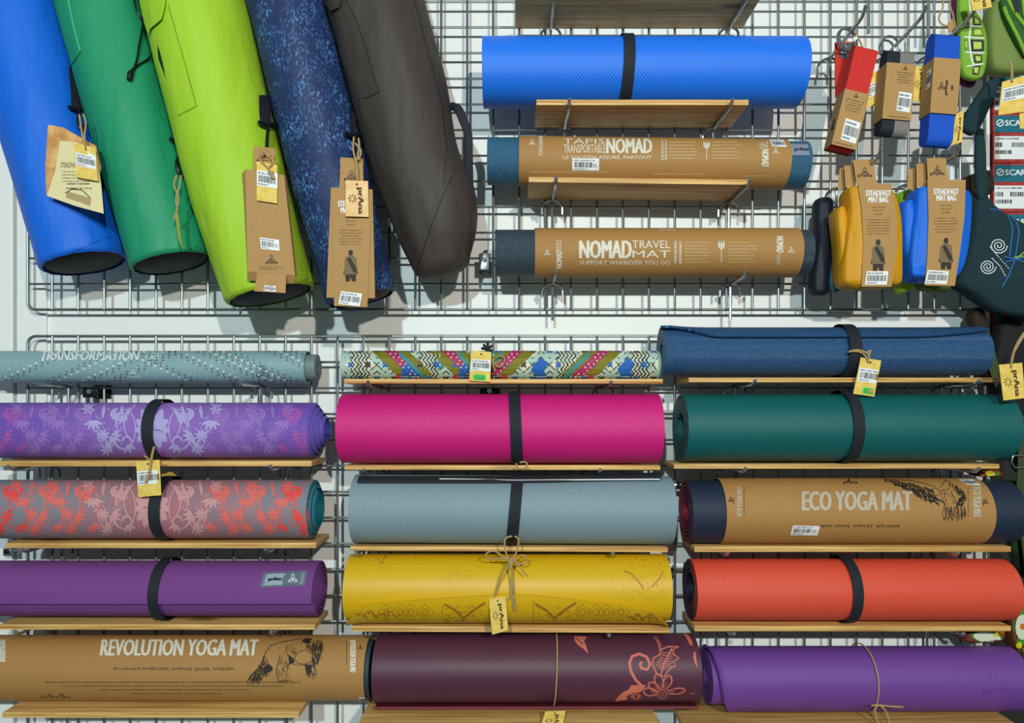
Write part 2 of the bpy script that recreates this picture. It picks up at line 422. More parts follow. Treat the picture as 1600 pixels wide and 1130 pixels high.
# ---------------------------------------------------------------- rolled mats
class Mat: pass
def rolled(label, xL, xR, yT, yB, mo, mi=None, me_=None, turns=2, hole=.85, gap=.3, dirn=-1, end=150, endfn=None, roll=0, cone=0, coneL=0, lift=0, cat='yoga mat', part='roll'):
    mi = mi or mo; me_ = me_ or mo
    aT, aB = math.atan((VY-yT)/F), math.atan((VY-yB)/F); ac, hf = (aT+aB)/2, (aT-aB)/2
    R = .06
    for _ in range(5):
        Zc = D-R-.016; R = Zc/math.cos(ac)*math.sin(hf)
    Y = Zc-D; z = CZ+Zc*math.tan(ac); x0 = (xL-VX)*Zc/F; x1 = (xR-VX)*Zc/F; cx = (x0+x1)/2
    M = Mat(); M.R, M.Y, M.z, M.x0, M.x1, M.cx, M.roll, M.bot, M.label = R, Y, z, x0, x1, cx, roll, z-R, label
    t = thing('yoga_mat', label, cat, (cx, Y, z-R)); M.t = t
    pit = R*(1-hole)/turns; th = pit*(1-gap); Phi0 = 2*PI*turns; th0 = math.radians(end); ns = 56
    nx = 45 if endfn else 3; V, UV, Fc, fm = [], [], [], []
    nfix = int(ns*(turns-1)); K = ns
    for i in range(nx):
        s = i/(nx-1) if nx < 5 else .5-.5*math.cos(PI*i/(nx-1)); X = x0+(x1-x0)*s
        te = math.radians(endfn(s)) if endfn else th0
        Pe = Phi0+(th0-te if dirn < 0 else te-th0)
        ph = [2*PI*k/ns for k in range(nfix)]; b0 = 2*PI*nfix/ns
        ph += [b0+(Pe-b0)*k/K for k in range(K+1)]
        for side in (0, 1):
            for q in ph:
                a = th0+(Phi0-q) if dirn < 0 else th0-(Phi0-q)
                r = min(R, R-pit*(turns-q/(2*PI)))-(th if side else 0)
                if lift: r += lift*max(0, 1-(Pe-q)/1.2)**2
                xx = X
                if i == nx-1: xx += cone*(1-r/R)
                if i == 0: xx -= coneL*(1-r/R)
                V.append(rollv((xx, Y-r*math.cos(a), z+r*math.sin(a)), roll, cx, z)); UV.append([X, q*R])
    m = nfix+K+1
    def ix(i, side, j): return (i*2+side)*m+j
    fl = dirn < 0
    def add(q, k): Fc.append(q[::-1] if fl else q); fm.append(k)
    for i in range(nx-1):
        for j in range(m-1):
            add([ix(i, 0, j), ix(i, 0, j+1), ix(i+1, 0, j+1), ix(i+1, 0, j)][::-1], 0)
            add([ix(i, 1, j), ix(i, 1, j+1), ix(i+1, 1, j+1), ix(i+1, 1, j)], 1)
        add([ix(i, 0, m-1), ix(i, 1, m-1), ix(i+1, 1, m-1), ix(i+1, 0, m-1)][::-1], 2)
        add([ix(i, 0, 0), ix(i, 1, 0), ix(i+1, 1, 0), ix(i+1, 0, 0)], 2)
    for j in range(m-1):
        add([ix(0, 0, j), ix(0, 0, j+1), ix(0, 1, j+1), ix(0, 1, j)], 2)
        add([ix(nx-1, 0, j), ix(nx-1, 0, j+1), ix(nx-1, 1, j+1), ix(nx-1, 1, j)][::-1], 2)
    M.o = link(part, V, Fc, [mo, mi, me_], t, fm=fm, uv=UV); M.b = bvh(M.o)
    return M
def ring(M, name, pxa, pxb, m, dr=.0012, slant=0, parent=None, th=.001, nx=2, ns=64, low=0):
    """band or sleeve round the roll between two picture columns (measured on the front of the roll)"""
    Zf = D+M.Y-M.R*.9; R = M.R+dr; V, UV, Fc = [], [], []
    for i in range(nx+1):
        X0 = ((pxa+(pxb-pxa)*i/nx)-VX)*Zf/F
        for rr in (R, R-th):
            for k in range(ns):
                a = 2*PI*k/ns; X = X0+slant*math.sin(a); ra = rr+low*max(0, -math.sin(a+.35))
                V.append(rollv((X, M.Y-ra*math.cos(a), M.z+ra*math.sin(a)), M.roll, M.cx, M.z)); UV.append([X, a*R])
    def ix(i, s, k): return (i*2+s)*ns+k % ns
    for i in range(nx):
        for k in range(ns): Fc += [[ix(i, 0, k), ix(i+1, 0, k), ix(i+1, 0, k+1), ix(i, 0, k+1)], [ix(i, 1, k), ix(i, 1, k+1), ix(i+1, 1, k+1), ix(i+1, 1, k)]]
    for k in range(ns): Fc += [[ix(0, 0, k), ix(0, 0, k+1), ix(0, 1, k+1), ix(0, 1, k)], [ix(nx, 0, k), ix(nx, 1, k), ix(nx, 1, k+1), ix(nx, 0, k+1)]]
    return link(name, V, Fc, m, parent or M.t, uv=UV)
def strap(M, a, b, slant=0, dr=.0016): return ring(M, 'elastic_strap', a, b, M_black, dr, slant)
def sleeve(M, a, b, m=None): 
    o = ring(M, 'paper_sleeve', a, b, m or M_kraft, .0011, 0, th=.0009, nx=4); M.sb = bvh(o); M.s = o; return o
def shelf(M, what, px0, px1, tips, depth=.107, L=.128, roll=0, th=.0105, drop=0):
    M.bot -= drop
    Zf = D-depth
    board((px0-VX)*Zf/F, (px1-VX)*Zf/F, M.bot-.0019, depth, 'pine shelf board under '+what, roll, M.cx, th)
    for tx in tips:
        X = (tx-VX)*(D-L)/F; zz = M.bot-.0019-th-.0042-(X-M.cx)*math.tan(roll)
        hook(X, zz, L, 'steel wire hook carrying the board under '+what, 'hooks under '+what, .007 if L > depth else 0)
def logo(g, cx, cy, s, w):
    for a in (90, 205, -25):
        a = math.radians(a); L = s*(1.1 if a > 1 and a < 2 else .95); c, q = math.cos(a), -math.sin(a)
        P = [(0, 0), (L*.35, L*.24), (L*.75, L*.2), (L, 0), (L*.75, -L*.2), (L*.35, -L*.24)]
        g.line([(cx+u*c-v*q, cy+u*q+v*c) for u, v in P], w, True)
    return g
def sticker(tgt, parent, quad, bars=True, side=0, eps=.0007, seed=1):
    q = quadmap(quad); u0 = 0
    o = decal('price_sticker', G().rect(0, 0, 1, 1).xf(q), tgt, M_white, parent, eps, 6, 6)
    r = random.Random(seed); g = G(); x = .07; e = .72 if side else .94
    while x < e:
        w = r.choice((.012, .02, .032)); g.rect(x, .3, x+w, .74); x += w+r.choice((.014, .02, .03))
    g.greek(.05, .08, .9, .24, 1, .7, seed); g.greek(.05, .8, .6, .95, 1, .7, seed+1)
    if side: g.greek(.76, .4, .95, .75, 2, .6, seed+2)
    decal('barcode', g.xf(q), tgt, M_ink, o if parent.get('_lvl', 0) == 0 else parent, eps+.0003, 8)
    return o
# ================================================================ mats of the upper grid
m_blue = mat('blue_foam', (16, 112, 238), .45, 'dots', p=.0066, amt=.45, col2=(90, 168, 255))
A = rolled('bright blue foam mat with a black strap on the upper grid', 755, 1247, 53, 171, m_blue, end=200)
strap(A, 974, 992, .002); shelf(A, 'the bright blue foam mat', 838, 1170, (890, 1145), depth=.118, L=.139)
m_nom = mat('petrol_weave', (28, 78, 112), .5, 'herring', p=.0052, amt=.9, col2=(96, 160, 190))
B = rolled('petrol blue travel mat in a kraft sleeve with French lettering', 762, 1255, 215.5, 293, m_nom, end=200, roll=.013)
sleeve(B, 811, 1236); shelf(B, 'the travel mat with French lettering', 826, 1172, (869, 1172), depth=.118, L=.139, roll=.013)
g = G().text('NOMAD', 948, 217, 1018, 240, bold=.012)
decal('lettering', g, B.sb, M_inkw, B.s, cut=6)
g = G().text('TAPIS', 880, 217, 945, 225).text('TRANSPORTABLE', 881, 226, 946, 239).text('LE SOUTIEN ASSURÉ, PARTOUT', 880, 242, 1018, 249.5)
g.text('TAPIS', 842, 226, 848, 244, 90).text('NOMAD', 842, 210, 848, 225, 90, .015).text('FACILITANT', 1033, 219, 1037, 250, 90, .02).text('DÉPLACEMENT', 1038, 219, 1042, 250, 90, .02)
g.text('NOMAD', 1190, 234, 1201, 260, -90, .015).text('TAPIS', 1186, 222, 1200, 232, -90); logo(g, 831, 224, 5, .9); logo(g, 1212, 237, 5, .9)
def plant(g, x, y, h):
    g.line([(x, y), (x, y+h)], 1)
    for k in range(3):
        for s in (-1, 1): g.line([(x, y+h*(.2+.1*k)), (x+s*4, y+h*(.1+.1*k)), (x+s*4.5, y+h*(.02+.1*k))], 1.6)
plant(g, 1104, 221, 28)
decal('lettering', g, B.sb, M_inkw, B.s, cut=6)
g = G()
for x0, x1, s in ((1045, 1090, 3), (1113, 1160, 5)): g.greek(x0, 220, x1, 250, 6, .34, s)
g.greek(830, 268, 1000, 270, 1, .9, 2).greek(1020, 271, 1130, 273, 1, .9, 6).greek(1160, 274, 1215, 276, 1, .9, 7)
decal('small_print', g, B.sb, M_inkd, B.s, cut=8)
sticker(B.sb, B.s, [(894, 247.5), (936, 248), (936, 266.5), (894, 266)], side=1, seed=3)
sticker(B.sb, B.s, [(1202, 218.5), (1224, 219), (1229, 230), (1207, 229.5)], seed=4)
lp = decal('brand_patch', G().poly([(1233, 226), (1262, 226), (1265, 243), (1233, 243)]), B.b, mat('patch_grey', (128, 140, 160), .7), B.t, .0012, 5, 5)
decal('lettering', G().text('prAna', 1241, 231, 1263, 238, bold=.03), B.b, M_ink, lp, .0017, 5)
m_nav = mat('navy_weave', (34, 50, 62), .5, 'herring', p=.0052, amt=.9, col2=(104, 124, 138))
C = rolled('dark navy travel mat in a kraft sleeve lettered in English', 774, 1259, 357, 433, m_nav, end=200)
sleeve(C, 836, 1255)
for tx, L in ((868, .112), (1167, .112)):
    X = (tx-VX)*(D-L)/F; hook(X, C.bot-.0055, L, 'steel wire hook straight under the navy travel mat', 'hooks under the navy travel mat', .008)
g = G().text('NOMAD', 906, 376, 986, 404, bold=.012).text('NOMAD', 869, 392, 878, 419, 90, .015).text('NOMAD', 1213, 370, 1224, 395, -90, .015)
decal('lettering', g, C.sb, M_inkw, C.s, cut=6)
g = G().text('TRAVEL', 988, 376, 1047, 388).text('MAT', 988, 391.5, 1047, 402.5).text('SUPPORT WHEREVER YOU GO', 906, 407, 1047, 413.5)
g.text('TRAVEL', 874, 374, 877, 391, 90).text('MAT', 869, 374, 873, 391, 90).text('TRAVELING', 1053, 377, 1057.5, 412, 90, .02).text('PERFORMANCE', 1061, 377, 1065, 412, 90, .02).text('TRAVEL MAT', 1213, 397, 1219, 414, -90)
plant(g, 1127, 376, 34); logo(g, 855, 396, 5, .9); logo(g, 1236, 392, 5.5, .9)
g.text('prana', 1031, 358.5, 1056, 361)
decal('lettering', g, C.sb, M_inkw, C.s, cut=6)
g = G()
for x0, x1, s in ((1070, 1115, 13), (1138, 1185, 15)): g.greek(x0, 377, x1, 412, 7, .32, s)
decal('small_print', g, C.sb, M_inkd, C.s, cut=8)
# the board above the blue mat, cut by the frame
zt = W(0, -14, -.118).z
board(W(805, 0, -.118).x, W(1190, 0, -.118).x, zt, .118, 'weathered pine shelf board above the bright blue foam mat', th=.012)
for bx in (860, 1136):
    hook(W(bx, 0, 0).x, zt-.0165, .139, 'steel wire hook carrying the board above the bright blue foam mat', 'hooks above the bright blue foam mat')
# ================================================================ left column
m_silver = mat('silver_rubber', (112, 128, 130), .5, 'fine', amt=.3)
L1 = rolled('thin grey mat in a pale dotted sleeve lettered in white italics', -40, 497, 551, 596, m_silver, turns=4, hole=.3, end=160)
m_sl = mat('pale_teal_print', (134, 170, 174), .45, 'fine', amt=.12, col2=(150, 150, 190))
ring(L1, 'paper_sleeve', -30, 476, m_sl, .0034, 0, th=.0022, nx=4); s1 = [c for c in L1.t.children if c.name.startswith('paper_sleeve')][0]; sb1 = bvh(s1)
g = G().text('TRANSFORMATION', 65, 549, 219, 563, bold=.012, shear=.3); g2 = G().text('YOGA', 222, 549.5, 258, 553.5).text('MAT', 222, 556, 252, 562).text('prana', 199, 587.5, 221, 591); logo(g2, 208, 582, 5, 1)
decal('lettering', g, sb1, mat('white_print', (220, 228, 226), .5), s1, cut=5); decal('lettering', g2, sb1, MT['white_print'], s1, cut=5)
logo(G(), 0, 0, 1, 1); g = logo(G(), 410, 583, 11, 1.6); decal('brand_mark', g, sb1, mat('slate_ink', (58, 86, 92), .6), s1, cut=5)
gw, gb, gt = G(), G(), G()
for k, (xa, sg) in enumerate(((0, -1), (75, -1), (170, -1), (195, 1), (310, 1), (335, 1), (350, 1), (420, 1), (445, 1), (130, -1), (265, 1))):
    for rr in range(3):
        for i in range(11):
            x = xa+rr*9*1.0+(i*9.5*sg if sg > 0 else (10-i)*9.5*-sg*1); y = 550+i*4.4
            (gw, gb, gt)[(k+rr) % 3 if rr != 1 else 1].disc(x, y, 2.0, 1.5, 6)
r = random.Random(5)
for i in range(120): gw.disc(r.uniform(0, 470), r.uniform(562, 592), .9, .8, 5)
decal('dot_print', gw, sb1, MT['white_print'], s1); decal('dot_print', gb, sb1, mat('taupe_dots', (122, 104, 104), .6), s1); decal('dot_print', gt, sb1, mat('teal_dots', (84, 128, 132), .6), s1)
for tx in (44, 373):
    X = (tx-VX)*(D-.13)/F; hook(X, L1.bot-.0078, .130, 'steel wire hook straight under the pale dotted mat', 'hooks under the pale dotted mat', .006)
# floral mats: leaves, flowers and scrolls printed on the roll
def leafp(x, y, L, w, a):
    c, s = math.cos(a), math.sin(a); P = [(0, 0), (.25, .8), (.55, 1), (.85, .55), (1, 0), (.85, -.55), (.55, -1), (.25, -.8)]
    return [(x+u*L*c-v*w*s, y+u*L*s+v*w*c) for u, v in P]
def floral(M, xs, y0, y1, cols, seed):
    H = y1-y0; gs = [G() for _ in cols]; cx0, cx1 = xs
    cm = (cx0+cx1)/2
    def flower(g, x, y, R_, n=7):
        for k in range(n): g.poly(leafp(x, y, R_, R_*.17, 2*PI*k/n+.3))
    def scroll(g, x, y, R_, s, w):
        P = [(x+s*(R_*(1-k/26))*math.cos(k*.3), y+(R_*(1-k/26))*math.sin(k*.3)) for k in range(22)]; g.line(P, w)
    for sx in (-1, 1):
        def px(d): return cm+sx*d
        def gi(d): return gs[min(len(gs)-1, int(d/90))]
        # the emblem in the middle
        for a, L in ((-1.2, 34), (-.6, 26), (.1, 24), (.8, 28), (1.3, 32)): gs[0].poly(leafp(px(4), y0+H*.5, L, 7, a if sx > 0 else PI-a))
        scroll(gs[0], px(42), y0+H*.72, 16, sx, 3); gs[0].line(smoothpts([(px(28), y0+4, 0), (px(38), y0+H*.3, 0), (px(60), y0+H*.5, 0), (px(80), y0+H*.45, 0)], 5), 1.6) if False else None
        gs[0].line([(px(26+18*math.sin(k*.25)), y0+H*(.05+.06*k)) for k in range(11)], 2)
        for d in range(34, 304, 28):
            g = gi(d); j = (d//28) % 2
            flower(g, px(d+14), y0+H*(.3 if j else .62), 11, 8); flower(g, px(d+38), y0+H*(.88 if j else .12), 11)
            for k in range(5):
                a = .5+k*.55+j; g.poly(leafp(px(d+30), y0+H*(.62 if j else .34), 17, 2.5, a if sx > 0 else PI-a))
            g.poly(leafp(px(d), y0+H*(.1 if j else .95), 25, 3.4, (1.1 if j else -1.1) if sx > 0 else PI-(1.1 if j else -1.1)))
            g.poly(leafp(px(d+12), y0+H*.04, 22, 2.8, 1.4 if sx > 0 else PI-1.4))
            P = [(px(d+8+16*math.cos(q*.42+j*2)), y0+H*.5+H*.36*math.sin(q*.42+j*2)) for q in range(11)]; g.line(P, 1.8)
            for q in range(3):
                a = 2.2+q*.7-j; g.poly(leafp(px(d+4), y0+H*(.78 if j else .2), 15, 2.8, a if sx > 0 else PI-a)); g.line([(px(d+20+7*math.cos(k*.7)), y0+H*(.25+.25*q)+5*math.sin(k*.7)) for k in range(7)], 1)
            for q in range(6): g.disc(px(d+6+q*7), y0+H*(.5+.38*math.sin(q+j)), 1.6, 1.6, 5)
    for g, c, k in zip(gs, cols, range(9)):
        g2 = G()
        for f in g.f:
            if all(cx0 < g.v[i][0] < cx1 and y0+1 < g.v[i][1] < y1-1 for i in f): n = len(g2.v); g2.v += [g.v[i] for i in f]; g2.f.append(list(range(n, n+len(f))))
        decal('floral_print', g2, M.b, c, M.o, .0005, 9)
m_l2 = mat('purple_floral_ground', (100, 72, 172), .65, 'fade', p=W(240, 0, -.14).x, amt=.5, col2=(142, 104, 184))
m_l2i = mat('violet_back', (72, 74, 178), .6, 'fine', amt=.2)
L2 = rolled('purple yoga mat printed with pale lilac flowers and leaves', -30, 490, 625, 717, m_l2, m_l2i, mat('violet_edge', (104, 92, 190), .6), turns=4, hole=.42, gap=.3, end=215, cone=.044)
floral(L2, (-8, 484), 628, 713, [mat('lilac_print_pale', (176, 164, 216), .65, 'speck', col2=(150, 130, 200), amt=.5), mat('lilac_print', (150, 112, 190), .65, 'speck', col2=(118, 84, 176), amt=.6), mat('mauve_print', (162, 86, 172), .65, 'speck', col2=(112, 72, 170), amt=.6)], 1)
strap(L2, 223, 241, 0); shelf(L2, 'the purple floral mat', -4, 487, (12, 422))
m_l3 = mat('grey_floral_ground', (108, 132, 144), .65, 'fade', p=W(245, 0, -.14).x, amt=.4, col2=(150, 112, 124))
m_teal = mat('teal_back', (10, 112, 128), .55, 'fine', amt=.15)
L3 = rolled('grey yoga mat printed with coral red flowers, teal inside', -22, 490, 745, 843, m_l3, m_teal, m_teal, turns=2.6, hole=.62, gap=.22, end=215, cone=.03)
floral(L3, (-8, 484), 748, 839, [mat('coral_print_pale', (206, 150, 152), .65, 'speck', col2=(180, 120, 124), amt=.5), mat('coral_print', (226, 108, 100), .65, 'speck', col2=(190, 100, 104), amt=.5), mat('red_print', (236, 78, 74), .65, 'speck', col2=(206, 82, 84), amt=.5)], 2)
strap(L3, 234, 252, 0); shelf(L3, 'the coral floral mat', 8, 494, (34, 415))
m_pl = mat('plum_suede', (116, 62, 132), .8, 'fine', amt=.15, col2=(136, 84, 156))
L4 = rolled('plain purple mat with a grey brand patch', -40, 500, 874, 968, m_pl, m_pl, m_pl, turns=6, hole=.24, gap=.34, end=-13, cone=.014, lift=.003)
ring(L4, 'elastic_strap', 234, 250, M_black, .0042, low=-.0032); shelf(L4, 'the plain purple mat with the patch', -2, 492, (24, 423))
pq = [(413, 895), (480, 893), (476, 915), (407, 918)]; q = quadmap(pq)
pt = decal('brand_patch', G().rect(0, 0, 1, 1).xf(q), L4.b, mat('patch_pale', (120, 138, 152), .7), L4.t, .0012, 6, 12)
decal('patch_field', G().poly([(.1, .12), (.5, .12), (.46, .5), (.5, .9), (.1, .9), (.07, .5)]).xf(q), L4.b, mat('patch_light', (150, 168, 182), .7), pt, .0016, 6)
decal('patch_field', G().poly([(.52, .1), (.86, .1), (.9, .5), (.86, .92), (.5, .92), (.47, .5)]).xf(q), L4.b, mat('patch_slate', (96, 108, 124), .7), pt, .0016, 6)
decal('lettering', G().text('prAna.', .15, .36, .46, .66, bold=.012).xf(q), L4.b, M_ink, pt, .002, 6)
decal('brand_mark', logo(G(), 458, 906, 8, 1.1), L4.b, M_white, pt, .002, 6)
g = G().rect(.02, .05, .98, .08).rect(.02, .93, .98, .96).rect(.02, .05, .03, .96).rect(.97, .05, .98, .96).xf(q); decal('stitching', g, L4.b, M_ink, pt, .0017, 6)
m_rev = mat('charcoal_rubber', (40, 58, 70), .6, 'fine', amt=.3)
L5 = rolled('thick mat in a kraft sleeve with a bear drawing', -60, 584, 993, 1095, m_rev, turns=5, hole=.3, gap=.15, end=150)
sleeve(L5, -80, 569)
shelf(L5, 'the mat with the bear drawing', 3, 467, (48, 420), depth=.136, L=.12)
g = G().text('REVOLUTION YOGA MAT', 157, 999.5, 404, 1025, bold=.02, shear=.22).text('REVOLUTION YOGA MAT', 547, 1001, 556, 1051, -90, .015).text('REVOLUTION YOGA MAT', 0, 1000, 9, 1034, 90, .03)
decal('lettering', g, L5.sb, M_inkw, L5.s, cut=6)
g = G().text('firm cushioning for incredible stability', 178, 1042, 264, 1048.5).text('excellent grip', 268, 1042, 300, 1048.5).text('extra wide', 304, 1042, 328, 1048).text('biodegradable', 333, 1042, 366, 1048.5)
decal('small_print', G().greek(56, 1064, 486, 1068.5, 1, .55, 3, True).greek(86, 1070, 458, 1074, 1, .5, 4, True).greek(128, 1076, 418, 1080, 1, .5, 5, True).greek(184, 1082, 368, 1085.5, 1, .5, 6, True), L5.sb, M_fine, L5.s, cut=8)
g.greek(541, 1002, 543, 1040, 9, .8, 2); logo(g, 563, 1013, 4, .8)
for k in range(16): x = 62+k*3; g.line([(x, 1086+3*math.sin(k)), (x+3, 1090-2*math.sin(k*2))], .8)
decal('small_print', g, L5.sb, M_ink, L5.s, cut=8)
# bear drawn in line and hatching
def hatch(g, poly, n, ang, w, seed=1, L=9):
    r = random.Random(seed); xs = [p[0] for p in poly]; ys = [p[1] for p in poly]
    def ins(x, y):
        c = False
        for i in range(len(poly)):
            (x1, y1), (x2, y2) = poly[i], poly[i-1]
            if (y1 > y) != (y2 > y) and x < (x2-x1)*(y-y1)/(y2-y1)+x1: c = not c
        return c
    k = 0
    while k < n:
        x, y = r.uniform(min(xs), max(xs)), r.uniform(min(ys), max(ys))
        if not ins(x, y): continue
        a = ang+r.uniform(-.35, .35); l = L*r.uniform(.4, 1); g.line([(x, y), (x+l*.5*math.cos(a+.2), y+l*.5*math.sin(a+.2)), (x+l*math.cos(a), y+l*math.sin(a))], w); k += 1
def z5(P, ox=280, oy=918, s=5.33): return [(ox+x/s, oy+y/s) for x, y in P]
g = G()
back = z5([(720, 545), (760, 488), (830, 462), (900, 448), (960, 438), (1020, 426)])
rear = z5([(722, 540), (700, 600), (672, 660), (612, 718), (586, 745), (600, 776), (690, 770), (706, 716), (778, 684), (742, 630), (724, 585)])
fr = z5([(842, 560), (822, 640), (806, 700), (828, 778), (936, 778), (892, 716), (908, 650), (930, 600)])
fr2 = z5([(1046, 640), (1062, 730), (1150, 716), (1136, 690), (1116, 650), (1122, 600)])
chest = z5([(1060, 470), (1180, 440), (1196, 470), (1165, 590), (1130, 640), (1110, 600), (1112, 530)])
for P in (back, rear, fr, fr2, chest): g.line(P, 1.1)
g.line(z5([(960, 590), (985, 540), (1050, 520), (1110, 560), (1112, 610), (1040, 640), (985, 630), (960, 590)]), 1).line(z5([(930, 636), (1000, 650), (1046, 642)]), 1)
g.poly(z5([(742, 640), (776, 660), (782, 690), (712, 720), (720, 672)])).poly(z5([(910, 560), (950, 590), (965, 625), (915, 645)])).poly(z5([(1050, 642), (1110, 648), (1090, 722), (1066, 726)])).poly(z5([(1020, 440), (1060, 424), (1110, 430), (1080, 466), (1040, 466)]))
hatch(g, rear, 150, 2.1, .7, 1, 12); hatch(g, fr, 50, 1.4, .5, 2); hatch(g, fr2, 40, 1.3, .6, 3); hatch(g, chest, 130, 1.5, .7, 4, 11)
hatch(g, z5([(830, 500), (960, 450), (1020, 440), (940, 560), (900, 560)]), 36, 1.0, .4, 5, 8)
decal('bear_drawing', g, L5.sb, mat('drawing_ink', (38, 34, 28), .7), L5.s, cut=9)
sticker(L5.sb, L5.s, [(561, 1089), (580, 1090), (581, 1097), (562, 1096)], seed=8)
decal('packing_tape', G().poly([(562, 1004), (580, 1000), (582, 1094), (563, 1088)]), L5.sb, mat('clear_tape', (196, 160, 108), .25), L5.s, .0004, 7)
# ================================================================ centre column
m_c1 = mat('mint_ground', (176, 204, 192), .6, 'speck', col2=(140, 170, 150), amt=.4)
C1 = rolled('thin yoga mat in a mint, olive and magenta folk pattern', 536, 1029, 547.5, 592.5, m_c1, end=190)
pal = {k: mat('folk_'+k, c, .65, 'speck', col2=tuple(int(v*.75) for v in c), amt=.3) for k, c in dict(olive=(128, 122, 28), dark=(62, 52, 46), magenta=(176, 44, 98), blue=(32, 98, 184), cream=(222, 222, 196), teal=(64, 142, 146), red=(214, 62, 62)).items()}
gg = {k: G() for k in pal}
gm = {k: G() for k in ('cream', 'mint', 'teal')}; pal['mint'] = m_c1
def inrect(P): return min(x for x, y in P) < 1028 and max(x for x, y in P) > 538
def pol(k, P):
    if inrect(P): gg[k].poly(P)
def ln(k, P, w):
    if inrect(P): gg[k].line(P, w)
for sx in range(535, 1040, 27):           # diamonds of cream with dark outlines
    for j in range(3):
        cx, cy = sx+(13 if j % 2 else 0), 548+j*22
        pol('dark', [(cx, cy-13), (cx+15, cy), (cx, cy+13), (cx-15, cy)]); 
for sx in range(535, 1040, 27):
    for j in range(3):
        cx, cy = sx+(13 if j % 2 else 0), 548+j*22; k = ('cream', 'mintx', 'cream')[(sx//27+j) % 3]
        P = [(cx, cy-10.5), (cx+12.5, cy), (cx, cy+10.5), (cx-12.5, cy)]
        if inrect(P): gm['cream' if k == 'cream' else ('mint' if (sx//27) % 2 else 'teal')].poly(P)
layers2 = {k: G() for k in pal}
def p2(k, P):
    if inrect(P): layers2[k].poly(P)
def l2(k, P, w):
    if inrect(P): layers2[k].line(P, w)
r = random.Random(9)
for sx in range(535, 1040, 27):
    for j in range(3):
        cx, cy = sx+(13 if j % 2 else 0), 548+j*22
        if inrect([(cx-5, cy), (cx+5, cy)]):
            for a in range(4): layers2['dark' if (sx//27+j) % 3 == 0 else 'blue'].poly(leafp(cx, cy, 6, 1.8, a*PI/2+.78))
for sx in (548, 655, 735, 870, 985):       # blocks of dark and cream chevrons
    for k in range(5):
        x = sx+k*6
        l2('dark', [(x, 549), (x+6, 556), (x, 563), (x+6, 570), (x, 577), (x+6, 584), (x, 590)], 2.2); l2('cream', [(x+3, 549), (x+9, 556), (x+3, 563), (x+9, 570), (x+3, 577), (x+9, 584), (x+3, 590)], 1.6)
top = {k: G() for k in pal}
def band(x0, s):
    P = [(x0, 547), (x0+18, 547), (x0+18+46*s, 593), (x0+46*s-2, 593)]
    if not inrect(P): return
    o = -1 if s > 0 else 1
    for w_, k in ((34, 'olive'), ):
        Q = [(x0-20, 547), (x0+38, 547), (x0+38+46*s, 593), (x0+46*s-20, 593)]
        if inrect(Q): top['olive'].poly(Q)
    tt['magenta'].poly(P)
    for k in range(9):
        tt['cream' if k % 3 else 'olive'].disc(x0+5+46*s*k/9, 549+k*5, 1.5, 1.5, 5); tt['cream'].disc(x0+13+46*s*k/9, 549+k*5, 1.3, 1.3, 5)
    for k in range(6):
        x = x0+(-14 if s < 0 else 24)+46*s*k/6; y = 550+k*7
        tt['teal'].poly(leafp(x, y, 16, 3, 1.0 if s > 0 else 2.1))
    tt['blue'].poly([(x0+46*s-18, 572), (x0+46*s-4, 566), (x0+46*s+2, 580), (x0+46*s+12, 584), (x0+46*s+6, 592), (x0+46*s-20, 592)] if s > 0 else [(x0+44, 560), (x0+56, 566), (x0+50, 580), (x0+58, 592), (x0+36, 592), (x0+30, 576)])
    tt['red'].disc(x0+46*s+(-24 if s > 0 else 34), 588, 5, 3, 8)
tt = {k: G() for k in pal}
band(600, 1); band(800, -1); band(935, -1); band(690, 1)
for j, lay in enumerate((gg, gm, layers2, top, tt)):
    for k in lay:
        if lay[k].f: decal('folk_print', lay[k].xf(lambda x, y: (min(max(x, 538), 1028), min(max(y, 549), 591.5))), C1.b, pal[k], C1.o, .0004+.00025*j, 8)
shelf(C1, 'the thin folk-patterned mat', 537, 1036, (575, 955), th=.009)
strap_c1 = ring(C1, 'tie_cord', 760, 769, M_black, .002)
c = W(762, 548, C1.Y-.02)
for k, (dx, dz) in enumerate(((-.008, .012), (0, .016), (.008, .01), (-.012, .004))):
    v, f = tube(smoothpts([c+Vector((0, 0, -.012)), c+Vector((dx*.3, -.004, .002)), c+Vector((dx, -.002, dz))], 4), .0028, 6); link('tie_end', v, f, M_black, C1.t)
m_mag = mat('magenta_foam', (206, 16, 118), .5, 'dots', p=.0062, amt=.35, col2=(240, 84, 168))
C2 = rolled('magenta pink mat with a dotted grip and black strap', 537, 1027, 613, 724.5, m_mag, end=200)
strap(C2, 797, 815, -.003); shelf(C2, 'the magenta pink mat', 538, 1032, (568, 938), th=.009)
m_gry = mat('grey_foam', (122, 146, 156), .5, 'dots', p=.0064, amt=.4, col2=(170, 188, 194))
C3 = rolled('pale grey mat with a dotted grip and black strap', 556, 1046, 740, 850.5, m_gry, end=200, roll=.005)
strap(C3, 795, 813, .006); shelf(C3, 'the pale grey mat', 547, 1044, (556, 958), roll=.005, th=.009)
